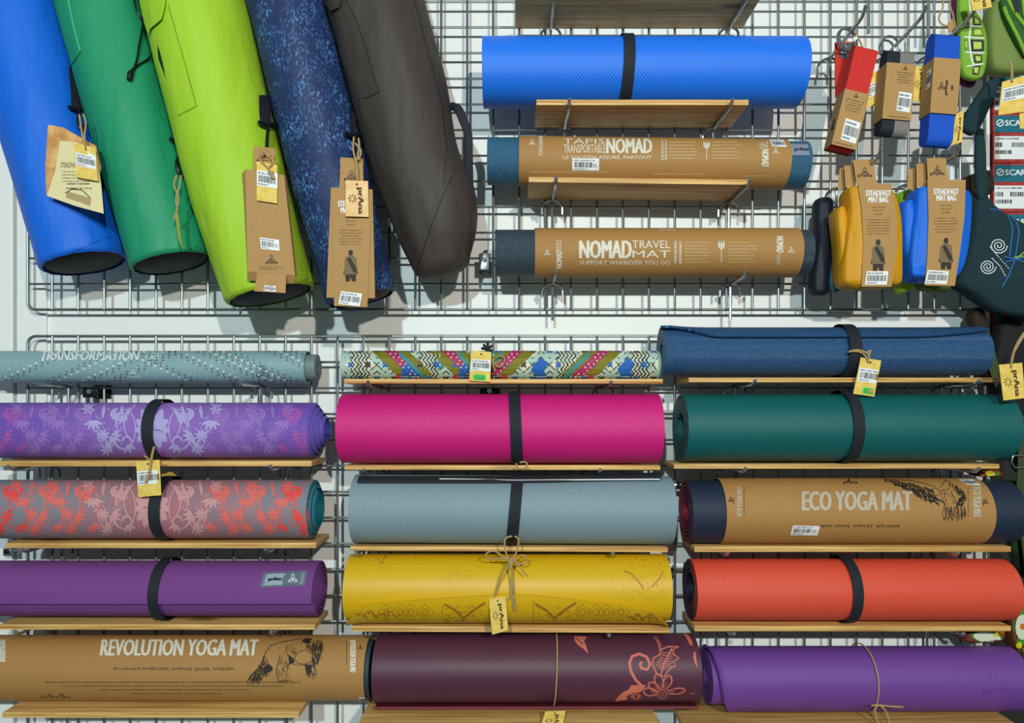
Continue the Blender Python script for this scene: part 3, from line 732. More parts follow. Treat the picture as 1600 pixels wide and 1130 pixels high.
# black carry sling lying folded along the top of the grey mat
t = thing('carry_sling', 'black carry sling with white piping lying on the grey mat', 'sling', tuple(W(800, 745, C3.Y)))
def on_mat(px, dy, up):      # a point resting on the upper side of the grey mat
    X = W(px, 0, C3.Y).x
    return Vector((X, C3.Y+dy, C3.z+math.sqrt(C3.R**2-dy*dy)-(X-C3.cx)*math.tan(C3.roll)+up))
v, f = tube(smoothpts([on_mat(566, -.03, .0003), on_mat(680, -.03, .001), on_mat(800, -.03, .0025), on_mat(920, -.028, .002), on_mat(1028, -.026, .002)], 8), .0036, 10)
v = [Vector((p.x, C3.Y-.028+(p.y-C3.Y+.028)*3, p.z-(p.y-C3.Y+.028)*-1.3)) for p in v]; link('sling_body', v, f, M_black, t)
v, f = tube(smoothpts([on_mat(690, -.038, .0045), on_mat(760, -.039, .0045), on_mat(804, -.041, .005), on_mat(870, -.039, .0045), on_mat(1025, -.036, .0045)], 8), .0013, 6); link('piping', v, f, M_white, t)
m_yl = mat('mustard_smooth', (216, 172, 18), .45, 'fine', amt=.08)
C4 = rolled('mustard yellow mat tied with twine, its flap printed with ornament', 547, 1040, 863, 975, m_yl, m_yl, m_yl, turns=3, hole=.8, gap=.12, dirn=1, end=5, endfn=lambda s: 5-19*abs(2*s-1)**1.2-45*max(0, 1-s/.07)**1.6 if s < .5 else 5-32*abs(2*s-1)**1.5-45*max(0, (s-.94)/.06)**1.5, lift=.006)
shelf(C4, 'the mustard yellow mat', 549, 1046, (578, 952), roll=.006)
g = G(); r = random.Random(3)
for sx in (560, 598, 636, 866, 904, 942, 974, 1000):
    if sx in (598, 636, 904, 942):
        for cx in (sx+6, sx+28):
            g.line([(cx, 944), (cx+14, 957), (cx, 970), (cx-14, 957)], 1, True)
            for k in range(10): a = k*PI/5; g.line([(cx+3*math.cos(a), 957+3*math.sin(a)), (cx+7*math.cos(a), 957+7*math.sin(a))], 1.2)
g.rect(691, 945, 692, 973).rect(833, 938, 834, 972).rect(902, 946, 903, 972)
for x0 in (694, 836): g.line([(x0, 944), (x0+18, 954), (x0+30, 966), (x0+48, 952), (x0+64, 942)], 4)
for k in range(140): x = r.choice((r.uniform(838, 900), r.uniform(695, 760))); g.disc(x, r.uniform(946, 972), r.uniform(.6, 1.8), .9, 5)
for k in range(16): x = 556+k*4.4; g.line([(x, 958+4*math.sin(k)), (x+4, 962-5*math.sin(k*1.7))], 2.6); g.line([(980+k*3.2, 962+4*math.sin(k)), (984+k*3.2, 966-4*math.sin(k*1.7))], 2.6)
decal('ornament_print', g, C4.b, mat('ochre_print', (166, 112, 24), .6), C4.o, .0005, 7)
g = G()
for k in range(150): x = r.gauss(1005, 26); y = r.uniform(872, 940); (g.disc(min(x, 1038), y, r.uniform(.5, 1.2), .7, 5))
for k in range(70): g.disc(r.gauss(720, 16), r.uniform(886, 925), .7, .6, 5)
for k in range(40): g.disc(r.gauss(598, 16), r.uniform(868, 895), .7, .6, 5)
for P in ([(975, 893), (986, 896), (1000, 912), (1006, 920)], [(1036, 893), (1030, 905), (1018, 918)], [(590, 872), (596, 880), (604, 868)]): g.line(P, 2.2)
decal('worn_print', g, C4.b, mat('ochre_print2', (176, 122, 40), .6), C4.o, .0004, 8)
Yc = C4.Y-C4.R-.004
def twine(parent, P, Y, rad=.0016, n=5):
    Ys = Y if isinstance(Y, (list, tuple)) else [Y]*len(P)
    v, f = tube(smoothpts([W(p[0], p[1], y) for p, y in zip(P, Ys)], n), rad, 6); return link('twine', v, f, M_twine, parent)
tw = thing('twine_bow', 'jute twine bow round the strap of the grey mat over the mustard mat', 'twine', tuple(W(798, 880, Yc)))
for P in ([(797, 880), (789, 858), (790, 842), (800, 838)], [(797, 880), (808, 860), (810, 843), (804, 838)], [(797, 880), (775, 862), (760, 865), (764, 873), (796, 872)], [(797, 880), (815, 868), (824, 874), (818, 881), (800, 876)],
          [(797, 878), (784, 900), (775, 925), (770, 940)], [(797, 878), (800, 905), (798, 930), (790, 940), (780, 939)], [(798, 878), (803, 925), (806, 955)], [(800, 880), (799, 920), (803, 952)], [(803, 874), (812, 885), (822, 899)]): twine(tw, P, Yc-.003)
v, f = tube([W(798, 872, Yc-.004), W(798, 880, Yc-.004), W(798, 888, Yc-.004)], [.003, .0055, .003], 8); link('knot', v, f, M_twine, tw)
# ---- tags
def tagbase(name, label, cat, quad, Y, m=None, group=None, th=.0009):
    c = W(sum(p[0] for p in quad)/4, max(p[1] for p in quad), Y if not isinstance(Y, (list, tuple)) else sum(Y)/len(Y))
    t = thing(name, label, cat, tuple(c), group); v, f = plate(quad, Y, th); o = link('card', v, f, m or M_yel, t, smooth=False)
    return t, o, bvh(o), quadmap(quad)
def handmark(b, q, par, rot=0):
    g = G().text('prAna', .18, .55, .9, .85, bold=.03).xf(lambda u, v: (u, v))
    if rot: g = G().text('prAna', .48, .2, .8, .92, -90, .03)
    for k in range(8): a = k*PI/4; g.line([(.3+.07*math.cos(a), .5+.05*math.sin(a)), (.3+.2*math.cos(a), .5+.13*math.sin(a))], .03)
    decal('brush_mark', g.xf(q), b, M_inkb, par, .0004)
def yellow_tag(label, quad, Y, bar=None, mark=False, green=None, hole=(.5, .1), m=None, seed=1):
    t, o, b, q = tagbase('price_tag', label, 'price tag', quad, Y, m)
    decal('eyelet', G().disc(hole[0], hole[1], .05, .035, 8).xf(q), b, M_inkb, o, .0004)
    if bar: sticker(b, o, [q(bar[0], bar[1]), q(bar[2], bar[1]), q(bar[2], bar[3]), q(bar[0], bar[3])], seed=seed, eps=.0005)
    if mark: handmark(b, q, o, 1)
    if green:
        u0, v0, u1, v1 = green; gs = decal('green_sticker', G().poly([(u0+.05, v0), (u1-.05, v0), (u1, (v0+v1)/2), (u1-.05, v1), (u0+.05, v1), (u0, (v0+v1)/2)]).xf(q), b, M_green, o, .0005)
        g = G(); 
        for k in range(5): x = u0+.12+k*(u1-u0-.2)/5; g.line([(x, v1-.03), (x+.03, v0+.03), (x+.07, v1-.03)], .018)
        decal('pen_mark', g.xf(q), b, M_ink, gs, .0008)
    return t
t = yellow_tag('yellow paper tag with brush lettering hanging on the mustard mat', [(764, 936), (790, 931), (794, 985), (769, 992)], Yc-.005, mark=True)
t = yellow_tag('yellow price tag with green sticker on the folk-patterned mat', [(736, 548), (768, 550), (766, 597), (733, 595)], [C1.Y-C1.R-.008, C1.Y-C1.R-.008, -.1135, -.1135], bar=(.05, .28, .98, .66), green=(.16, .78, .8, .97), seed=21)
twine(t, [(752, 554), (768, 562), (777, 573), (786, 570), (788, 560), (780, 556), (770, 566), (774, 580)], C1.Y-C1.R-.009)
t = yellow_tag('yellow barcode tag tied to the purple floral mat', [(212.5, 721), (249, 718.5), (252, 774), (216, 777)], L2.Y-L2.R-.012, bar=(.02, .28, 1.02, .66), seed=22)
twine(t, [(225, 712), (230, 716), (236, 722), (233, 736), (230, 752)], L2.Y-L2.R-.015); twine(t, [(241, 698), (238, 710), (235, 728), (232, 745), (227, 755)], L2.Y-L2.R-.016, .0022)
yellow_tag('corner of a yellow tag poking out behind the strap of the coral floral mat', [(250, 742), (268, 737), (277, 744), (254, 745)], L3.Y+.015)
t = thing('twine_ring', 'small twine loop under the strap of the magenta mat', 'twine', tuple(W(815, 729, C2.Y-C2.R)))
twine(t, [(806, 724), (808, 730), (815, 733), (822, 730), (824, 725), (819, 722), (812, 723)], C2.Y-C2.R-.006)
m_mr = mat('maroon_smooth', (82, 40, 60), .5, 'fine', amt=.25, col2=(96, 58, 78)); m_mr2 = mat('maroon_ribbed_back', (112, 30, 42), .55, 'dots', p=.005, amt=.4, col2=(70, 16, 26))
C5 = rolled('maroon mat printed with a coral hibiscus and scroll', 590, 1084, 987, 1104, m_mr, m_mr2, m_mr2, turns=3, hole=.75, gap=.1, dirn=1, end=-58, lift=.006, roll=-.002)
shelf(C5, 'the maroon hibiscus mat', 556, 1034, (640, 960), depth=.185, L=.16, th=.012)
m_cor = mat('coral_ink', (206, 112, 92), .6)
def z3(P, ox=800, oy=918, s=5.33): return [(ox+x/s, oy+y/s) for x, y in P]
g = G()
g.line(z3([(1090, 830), (1030, 770), (990, 700), (978, 630), (1000, 575), (1060, 555), (1120, 580), (1150, 640), (1125, 685), (1080, 675), (1065, 640), (1085, 620)]), 4.4)
g.line(z3([(1200, 710), (1170, 640), (1180, 590), (1230, 560), (1240, 520), (1300, 495), (1390, 498), (1340, 520), (1345, 560), (1390, 590), (1340, 620), (1365, 650), (1310, 680), (1270, 740), (1230, 735)]), 2.2, True)
g.line(z3([(1240, 730), (1262, 640), (1330, 510)]), 2)
for k in range(7): g.line(z3([(1246+k*9, 690-k*24), (1290+k*7, 660-k*22), (1330+k*2, 655-k*20)]), 1.2); g.line(z3([(1246+k*9, 690-k*24), (1215+k*6, 650-k*17), (1195+k*10, 640-k*18)]), 1.2)
g.line(z3([(1180, 410), (1215, 460), (1232, 530)]), 1.4).line(z3([(1200, 410), (1232, 470), (1240, 520)]), 1.2)
cxf, cyf = 1255, 890
for a0, L in ((2.45, 150), (1.85, 175), (1.2, 165), (.35, 195), (2.95, 165)):
    P = []
    for k in range(13): q = -.5+k/12; rr = L*(1-.9*q*q*1.6); P.append((cxf+rr*math.cos(a0+q*.62), cyf-rr*math.sin(a0+q*.62)*(1.0 if a0 > .6 else .6)))
    g.line(z3(P), 2); g.line(z3([P[0], (cxf+50*math.cos(a0-.3), cyf-50*math.sin(a0-.3))]), 1.6); g.line(z3([P[-1], (cxf+50*math.cos(a0+.3), cyf-50*math.sin(a0+.3))]), 1.6)
    for k in range(6): q = -.22+k*.09; g.line(z3([(cxf+45*math.cos(a0+q), cyf-45*math.sin(a0+q)), (cxf+(95+12*(k % 2))*math.cos(a0+q), cyf-(95+12*(k % 2))*math.sin(a0+q)*(1 if a0 > .6 else .7))]), 1.3, taper=True)
    for k in range(9): q = -.24+k*.06; g.disc(*z3([(cxf+L*.86*math.cos(a0+q), cyf-L*.86*math.sin(a0+q)*(1 if a0 > .6 else .6))])[0], .5, .5, 5)
g.ring(*z3([(1250, 890)])[0], 7, 1.6); g.ring(*z3([(1250, 890)])[0], 3, 1.2, 10)
g.poly(z3([(855, 950), (885, 905), (930, 868), (970, 850), (990, 815), (1050, 812), (1120, 812), (1085, 850), (1070, 870), (1000, 880), (955, 905), (960, 935), (900, 940)]))
for k in range(12): a = k*PI/6; g.line(z3([(1030+14*math.cos(a), 905+14*math.sin(a)), (1030+48*math.cos(a), 905+32*math.sin(a))]), 1.2)
for k in range(12): g.line(z3([(1090+k*24, 945+6*math.sin(k*2)), (1100+k*24, 962)]), 1.6)
g.poly(z3([(522, 410), (520, 440), (545, 480), (590, 510), (635, 552), (618, 490), (600, 450), (625, 412)]))
g.poly(z3([(1385, 366), (1430, 390), (1455, 430), (1480, 480), (1508, 488), (1490, 430), (1455, 380)])).poly(z3([(1515, 535), (1508, 580), (1525, 640), (1546, 676), (1535, 600), (1528, 540)])).poly(z3([(1478, 885), (1540, 868), (1500, 882), (1540, 888)]))
decal('flower_print', g, C5.b, m_cor, C5.o, .0006, 7)
g = G(); 
for k in range(5): g.line(z3([(535+k*12, 425+k*9), (545+k*12, 440+k*10)]), 1)
decal('flower_print', g, C5.b, m_mr, C5.o, .0009)
o = ring(C5, 'twine', 868, 870, M_twine, .0022, .004, th=.0018)
yellow_tag('yellow paper tag lying on the board under the maroon mat', [(852, 1112), (884, 1111), (878, 1140), (843, 1142)], [C5.Y-C5.R-.006, C5.Y-C5.R-.006, C5.Y-C5.R-.038, C5.Y-C5.R-.038], mark=True)
# ================================================================ right column
m_r1 = mat('denim_blue_weave', (20, 64, 112), .42, 'herring', p=.0056, amt=.8, col2=(96, 148, 188))
R1 = rolled('dark blue woven-grip mat with a loose top flap', 1033, 1530, 511, 590, m_r1, m_r1, m_r1, turns=6, hole=.33, gap=.14, end=30, endfn=lambda s: 30+62*max(0, 1-s/.16)**1.5+24*max(0, (s-.72)/.28)**2, lift=.004)
ring(R1, 'elastic_strap', 1325, 1344, M_black, .0056, low=-.0045); shelf(R1, 'the dark blue woven-grip mat', 1076, 1570, (1180, 1531), th=.009)
t = yellow_tag('yellow price tag with green sticker tied to the dark blue mat', [(1345, 558.5), (1377, 563.5), (1366, 620), (1333, 615.5)], R1.Y-R1.R-.008, bar=(.05, .27, 1.04, .64), green=(.38, .78, 1, .96), seed=31)
for P in ([(1326, 550), (1338, 547), (1348, 549), (1357, 555), (1357, 567)], [(1327, 549), (1342, 550), (1352, 556), (1356, 566)], [(1352, 552), (1360, 548), (1357, 556)]): twine(t, P, R1.Y-R1.R-.01, .0018)
m_r2 = mat('teal_foam', (2, 92, 92), .5, 'dash', p=.006, amt=.22, col2=(40, 128, 124))
R2 = rolled('deep teal green mat with a black strap', 1063, 1562, 611, 722.5, m_r2, m_r2, m_r2, turns=5, hole=.46, gap=.2, end=140)
strap(R2, 1332, 1349, 0); shelf(R2, 'the deep teal mat', 1053, 1562, (1165, 1530), th=.009)
m_r3 = mat('ink_blue_weave', (26, 40, 62), .55, 'dash', p=.005, amt=.35, col2=(48, 66, 92)); m_r3r = mat('crimson_back', (150, 30, 52), .6, 'fine', amt=.2)
R3 = rolled('ink blue mat with crimson back in a kraft sleeve with an eagle', 1071, 1571, 748, 849, m_r3, m_r3r, mat('crimson_edge', (122, 40, 62), .6), turns=6, hole=.28, gap=.4, end=-70)
sleeve(R3, 1134, 1553); shelf(R3, 'the mat with the eagle drawing', 1085, 1580, (1137, 1497))
g = G().text('ECO YOGA MAT', 1254, 768, 1424, 798, bold=.012).text('ECO YOGA MAT', 1151, 761, 1159, 806, 90, .015).text('ECO YOGA MAT', 1520, 762, 1533, 808, -90, .015)
decal('lettering', g, R3.sb, mat('stone_ink', (188, 178, 158), .6), R3.s, cut=6)
g = G().text('superior cushioning', 1281, 818.5, 1327, 825).text('excellent grip', 1333, 818.5, 1363, 825).text('earth conscious', 1369, 818.5, 1406, 824).text('prana', 1318, 753, 1340, 757.5, bold=.02); logo(g, 1326, 751, 3, .8); logo(g, 1142, 782, 5, .9); logo(g, 1540, 785, 5, .9)
g.greek(1162, 760, 1163.5, 806, 9, .8, 2).greek(1512, 762, 1513.5, 808, 9, .8, 3); g.text('prana', 1145, 779, 1148, 788, 90); g.text('prana', 1534, 781, 1538, 791, -90)
decal('small_print', g, R3.sb, M_ink, R3.s, cut=8)
def z6(P, ox=1300, oy=730, s=5.33): return [(ox+x/s, oy+y/s) for x, y in P]
g = G(); wing = z6([(430, 104), (520, 108), (640, 128), (760, 160), (830, 182), (800, 215), (850, 235), (905, 268), (890, 300), (800, 280), (720, 240), (620, 185), (520, 140)])
wr = z6([(985, 130), (1040, 150), (1100, 200), (1118, 245), (1100, 300), (1050, 318), (1040, 270), (1080, 240), (1040, 190)])
tail = z6([(930, 310), (960, 300), (1000, 320), (1060, 330), (1110, 320), (1115, 370), (1090, 420), (1000, 438), (925, 425)])
for P in (z6([(430, 104), (640, 112), (780, 140), (860, 168)]), z6([(800, 215), (830, 185), (880, 180), (908, 215), (880, 238), (820, 225), (800, 215)]), z6([(900, 170), (935, 125), (940, 108), (985, 130), (970, 190), (905, 195)]), z6([(915, 240), (930, 300), (940, 320)]), z6([(985, 200), (1020, 260), (1040, 310)])): g.line(P, 1)
for k in range(7): x = 930+k*28; g.line(z6([(x, 330), (x-12+k*4, 400), (x+4, 436), (x+14, 400), (x+8, 335)]), .9)
hatch(g, wing, 260, .75, .95, 1, 8); hatch(g, wr, 120, 1.9, .9, 2, 7); hatch(g, tail, 50, 1.6, .6, 3, 8); hatch(g, z6([(905, 195), (985, 200), (1030, 300), (930, 300)]), 40, 1.3, .4, 4, 5)
decal('eagle_drawing', g, R3.sb, mat('drawing_ink', (38, 34, 28), .7), R3.s, cut=9)
sticker(R3.sb, R3.s, [(1239, 821), (1281, 822), (1277, 836.5), (1235, 836)], side=1, seed=5); sticker(R3.sb, R3.s, [(1497, 748.8), (1520, 749.5), (1533, 759), (1511, 758)], seed=6)
m_r4 = mat('coral_foam', (222, 76, 52), .5, 'dots', p=.0066, amt=.4, col2=(244, 128, 98)); m_nb = mat('midnight_back', (16, 22, 48), .6, 'fine', amt=.2)
R4 = rolled('coral orange mat with navy back and black strap', 1078, 1567, 868, 972, m_r4, m_nb, mat('plum_edge', (70, 40, 58), .6), turns=4.6, hole=.5, gap=.3, end=140)
strap(R4, 1331, 1347, 0); shelf(R4, 'the coral orange mat', 1085, 1580, (1147, 1506))
m_r5 = mat('violet_foam', (110, 64, 148), .5, 'dash', p=.0056, amt=.3, col2=(142, 100, 180))
R5 = rolled('violet mat tied with twine, brand mark pressed into it', 1103, 1579, 1006, 1108, m_r5, m_r5, m_r5, turns=5.5, hole=.3, gap=.2, end=-76, endfn=lambda s: -76+161*max(0, 1-s/.14)**4.5, lift=.006)
shelf(R5, 'the violet mat', 1078, 1620, (1160, 1520), depth=.185, L=.16, th=.012, drop=.006)
g = G().text('prAna', 1536, 1073, 1597, 1087, bold=.03)
g.line(smoothpts([(1549, 1037, 0), (1546, 1050, 0), (1553, 1062, 0), (1560, 1053, 0), (1549, 1037, 0)], 4) and [(1549, 1037), (1546, 1046), (1549, 1056), (1556, 1058), (1559, 1050), (1549, 1037)], 1.5); g.line([(1553, 1057), (1544, 1058), (1543, 1065), (1551, 1068), (1560, 1062), (1568, 1057), (1576, 1061), (1576, 1067), (1567, 1068), (1560, 1062)], 1.5)
decal('pressed_mark', g, R5.b, mat('violet_smooth', (110, 64, 148), .5), R5.o, .0005, 6)
ring(R5, 'twine', 1369, 1371, M_twine, .002, 0, th=.0018, low=.006)
t = thing('twine_bow', 'jute twine bow on the front of the violet mat', 'twine', tuple(W(1372, 1110, R5.Y-R5.R-.01)))
for P in ([(1361, 1103), (1372, 1102), (1390, 1104), (1411, 1105)], [(1372, 1102), (1367, 1110), (1370, 1125), (1378, 1136)], [(1374, 1102), (1383, 1110), (1389, 1128), (1388, 1136)]): twine(t, P, R5.Y-R5.R-.014)
# ================================================================ mat bags hanging side by side
def bag(label, prof, Yax, m, mb, wob=.0034, seed=0, close=False):
    P = [(W((a+b)/2, y, Yax), (b-a)/2*.952*(D+Yax)/F) for y, a, b in prof]
    P = [(smoothpts([Vector((p.x, r, p.z)) for p, r in P], 8))][0]
    n = 56; V, Fc = [], []; bot = P[-1]
    t = thing('mat_bag', label, 'mat bag', (bot.x, Yax, bot.z-.03))
    d = (Vector((P[-1].x, 0, P[-1].z))-Vector((P[0].x, 0, P[0].z))).normalized(); e = Vector((-d.z, 0, d.x))
    if e.x < 0: e = -e
    rows = [(Vector((p.x, Yax, p.z)), p.y) for p in P]
    c0, r0 = rows[0]; rows = [(c0-d*r0*.5, .006), (c0-d*r0*.46, r0*.3), (c0-d*r0*.32, r0*.7), (c0-d*r0*.14, r0*.93)]+rows
    hx, hz = c0.x-d.x*r0*.5, c0.z-d.z*r0*.5
    v, f = tube(smoothpts([(hx, Yax, hz-.004), (hx-.016, Yax, hz+.02), (hx, Yax, hz+.036), (hx+.016, Yax, hz+.02), (hx, Yax, hz-.004)], 6), .0028, 7); link('hang_loop', v, f, M_plast, t)
    hook(hx, hz+.029, -Yax+.03, 'steel hook from which the '+label.split(' with ')[0].split(' printed ')[0]+' hangs', 'hooks of the mat bags', .01)
    c, r = rows[-1]
    if close: rows += [(c+d*r*.18, r*.93), (c+d*r*.34, r*.72), (c+d*r*.44, r*.36), (c+d*r*.46, .001)]
    else: rows += [(c+d*.004, r*.985), (c+d*.008, r*.95), (c+d*.0095, r*.9)]
    for k, (c, r) in enumerate(rows):
        for i in range(n):
            a = 2*PI*i/n; p = c+e*r*math.cos(a)+Vector((0, -1, 0))*r*math.sin(a)
            s = (p-rows[0][0]).dot(d)
            w = noise.noise(Vector((math.cos(a)*2.1+seed, math.sin(a)*2.1, s*5)))+.5*noise.noise(Vector((math.cos(a)*4+s*9, math.sin(a)*4+seed, s*16)))
            edge = max(0, 1-(len(rows)-1-k)/5)
            V.append(p+(p-c).normalized()*wob*w*(1-edge*.5)+(p-c).normalized()*edge*.0012*math.sin(i*2.0*PI*.28))
    for k in range(len(rows)-1):
        for i in range(n): a, b = k*n+i, k*n+(i+1) % n; Fc.append([a, b, b+n, a+n])
    o = link('bag_body', V, Fc, m, t, ang=80)
    if not close:
        c, r = rows[-1]; V2 = [c+d*.002]
        for q, (rr, dd) in enumerate(((.5, .0035), (.9, -.002), (.985, -.007))):
            for i in range(n): a = 2*PI*i/n; V2.append(c+d*dd+e*r*rr*math.cos(a)*1.02-Vector((0, 1, 0))*r*rr*math.sin(a)*1.02)
        F2 = [[0, 1+i, 1+(i+1) % n] for i in range(n)]
        for q in range(2): F2 += [[1+q*n+i, 1+q*n+n+i, 1+q*n+n+(i+1) % n, 1+q*n+(i+1) % n] for i in range(n)]
        link('mesh_base', V2, F2, mb, t)
    return t, o, bvh(o)
def surf_tube(name, b, pts, r, eps, m, par, n=5):
    P = smoothpts([hit(b, x, y, eps) for x, y in pts], n); v, f = tube(P, r, 8); return link(name, v, f, m, par)
def seam(t, b, pts, m, w=1.2, eps=.0008):
    g = G().line(pts, w); return decal('seam', g, b, m, t, eps, 14, 14)
M_mesh = mat('black_mesh', (20, 20, 20), .7, 'speck', col2=(64, 58, 18), amt=.5)
def stitch(c): return tuple(int(v*.72) for v in c)
cB = (8, 100, 216)
tB1, B1, bB1 = bag('bright blue mat bag with a folded brochure tag', [(-130, -82, 54), (0, -46, 90), (200, 5, 143), (405, 64, 197)], -.098, mat('blue_nylon', cB, .55, 'cloth', amt=.7, col2=(20, 122, 240)), M_mesh, seed=1)
cG = (24, 140, 98)
tB2, B2, bB2 = bag('emerald green mat bag with a black cord and toggle', [(-130, 54, 188), (0, 90, 223), (200, 144, 275), (405, 202, 331)], -.102, mat('green_nylon', cG, .55, 'cloth', amt=.7, col2=(44, 164, 120)), M_mesh, seed=5)
cL = (160, 200, 38)
tB3, B3, bB3 = bag('lime green mat bag with a kraft box tag', [(-130, 186, 352), (0, 221, 384), (200, 270, 430), (330, 308, 462), (455, 349, 494)], -.116, mat('lime_nylon', cL, .55, 'cloth', amt=.7, col2=(184, 222, 60)), mat('black_base', (24, 30, 34), .7), seed=9)
cN = (28, 46, 92)
tB4, B4, bB4 = bag('navy mat bag printed with pale blue scratches', [(-130, 348, 474), (0, 383, 508), (200, 434, 559), (330, 468, 592), (460, 506, 620)], -.099, mat('navy_print', cN, .6, 'scratch', col2=(92, 148, 206)), mat('maroon_mesh', (48, 14, 26), .7, 'speck', col2=(90, 30, 44), amt=.5), seed=13)
cD = (62, 54, 49)
tB5, B5, bB5 = bag('dark brown mat bag with a black shoulder strap', [(-130, 470, 625), (0, 508, 662), (150, 549, 704), (250, 578, 722), (310, 598, 747), (370, 622, 750), (412, 642, 738)], -.106, mat('brown_nylon', cD, .6, 'cloth', amt=.7, col2=(78, 69, 62)), M_mesh, seed=17, close=True, wob=.004)
# seams, pocket flaps, cords, straps and clips
mG = mat('green_stitch', (96, 196, 160), .7); mGd = mat('green_seam', (10, 92, 62), .7); mLd = mat('lime_seam', (118, 152, 26), .7); mDd = mat('brown_seam', (36, 31, 28), .7); mNd = mat('navy_seam', (12, 20, 44), .7)
seam(tB2, bB2, [(107, 0), (115, 40), (121, 62), (126, 80)], mG, 1.6); seam(tB2, bB2, [(127, 80), (119, 92), (111, 103)], mGd, 1.6); seam(tB2, bB2, [(214, 424), (240, 408), (290, 392), (328, 376)], mGd, 1)
seam(tB1, bB1, [(80, 424), (110, 396), (150, 378), (184, 364)], mat('blue_seam', (4, 64, 150), .7), 1)
surf_tube('cord', bB2, [(206, -6), (212, 20), (228, 48), (235, 72), (232, 90), (212, 106), (205, 116)], .0017, .004, M_plast, tB2); surf_tube('cord', bB2, [(224, -6), (222, 30), (216, 70), (212, 98), (205, 116)], .0017, .0045, M_plast, tB2)
surf_tube('toggle', bB2, [(208, 110), (204, 118), (202, 128)], [.003]*4+[.0052]*4+[.0045]*3, .006, M_plast, tB2, 5)
decal('pocket_flap', G().poly([(221, -6), (262, -6), (260, 15), (256, 32), (246, 40), (239, 46), (236, 56), (231, 40), (226, 20)]), bB3, MT['lime_nylon'], tB3, .005, 8, 8)
seam(tB3, bB3, [(263, 8), (275, 50), (288, 95), (307, 165)], mLd, 1.5); seam(tB3, bB3, [(307, 166), (296, 172), (278, 181)], mLd, 1.8); seam(tB3, bB3, [(364, 460), (400, 468), (440, 455), (486, 432)], mLd, 1)
decal('zip_opening', G().poly([(246, 70), (250, 80), (255, 100), (259, 122), (254, 108), (248, 92)]), bB3, M_plast, tB3, .0008, 8, 8)
seam(tB5, bB5, [(538, -5), (556, 30), (572, 75), (583, 115), (592, 142)], mDd, 1.6); seam(tB5, bB5, [(594, 143), (575, 152), (549, 161)], mDd, 1.8); seam(tB5, bB5, [(648, 0), (668, 80), (690, 160), (698, 230), (692, 290)], mDd, 1)
decal('pocket_flap', G().poly([(508, -5), (536, -5), (534, 12), (520, 18), (512, 24)]), bB5, MT['brown_nylon'], tB5, .005, 8, 8)
seam(tB5, bB5, [(713, 262), (690, 310), (668, 370), (652, 420)], mDd, 1.8)
seam(tB4, bB4, [(416, 160), (440, 250), (470, 340), (500, 430)], mNd, 1.6)
def webclip(t, b, top, bar, hk, w=17):
    decal('webbing', G().line(top+[bar], w), b, M_black, t, .005, 10, 8)
    surf_tube('buckle_bar', b, [(bar[0]-14, bar[1]-2), (bar[0], bar[1]+3), (bar[0]+14, bar[1]-2)], .0036, .009, M_plast, t)
    surf_tube('snap_hook', b, [bar]+hk, .0032, .011, M_plast, t)
webclip(tB1, bB1, [(113, 104), (116, 140)], (118, 172), [(117, 186), (117, 198), (121, 206), (126, 200)])
webclip(tB3, bB3, [(410, 150), (411, 180)], (413, 196), [(412, 212), (412, 232), (413, 240)])
webclip(tB4, bB4, [(552, 162), (553, 190)], (550, 214), [(549, 228), (549, 245), (553, 252), (556, 244)], 15)
webclip(tB2, bB2, [(277, 182), (276, 205)], (276, 222), [(275, 238), (272, 258), (275, 272), (282, 274), (284, 256)], 8)
surf_tube('shoulder_strap', bB5, [(706, 172), (714, 180)], .004, .006, M_black, tB5)
P = [W(706, 166, -.10), W(715, 170, -.12), W(723, 186, -.125), W(731, 210, -.12), W(732, 245, -.115), W(733, 290, -.10)]
v, f = tube(smoothpts(P, 6), .0085, 8); v2 = []
for i in range(0, len(v), 8):
    c = sum((v[i+k] for k in range(8)), Vector())/8
    for k in range(8): d = v[i+k]-c; v2.append(c+Vector((d.x, d.y*.25, d.z)))
link('shoulder_strap', v2, f, M_black, tB5)
# ---- tags on the bags
t = thing('brochure_tag', 'cream and wood-print folded brochure tag on the bright blue bag', 'tag', tuple(W(118, 335, -.19)))
v, f = plate([(75, 195), (98, 199), (150, 228), (158, 262), (150, 300), (72, 303), (71, 255)], [-.186, -.186, -.186, -.186, -.187, -.188, -.187]); o = link('back_card', v, f, mat('wood_print', (196, 138, 78), .6, 'noise', p=40, amt=.05, col2=(226, 176, 112)), t, smooth=False)
v, f = plate([(94, 220), (120, 222), (152, 246), (158, 290), (162, 334), (118, 322), (73, 306), (86, 268)], [-.189, -.190, -.190, -.192, -.196, -.196, -.194, -.190]); o = link('front_card', v, f, mat('cream_card', (226, 214, 162), .7), t, smooth=False); b = bvh(o)
g = G().text('STEADFAST', 95, 254, 122, 262).greek(97, 266, 150, 286, 4, .35, 4).greek(104, 284, 148, 298, 2, .4, 5); g.line([(102, 302), (112, 296), (128, 297), (141, 309)], 1.4)
decal('print', g, b, M_ink, o, .0004); g = G().poly([(105, 299), (143, 310), (141, 322), (103, 309)]); decal('print', g, b, mat('tan_print', (176, 150, 108), .7), o, .0003)
t2 = yellow_tag('yellow barcode tag tied over the brochure on the bright blue bag', [(115, 222), (149, 231), (153, 283), (119, 277)], -.199, bar=(.05, .28, 1.02, .66), hole=(.55, .12), seed=41)
for P in ([(124, 179), (126, 195), (129, 212), (133, 229)], [(130, 178), (134, 192), (132, 212), (134, 230)]): twine(t2, P, -.2)
t = thing('swing_tag', 'narrow green swing tag on twine in front of the emerald bag', 'tag', tuple(W(280, 392, -.19)))
twine(t, [(276, 274), (272, 290), (279, 308), (276, 328), (272, 344)], -.186); twine(t, [(283, 274), (280, 292), (275, 310), (278, 330)], -.187)
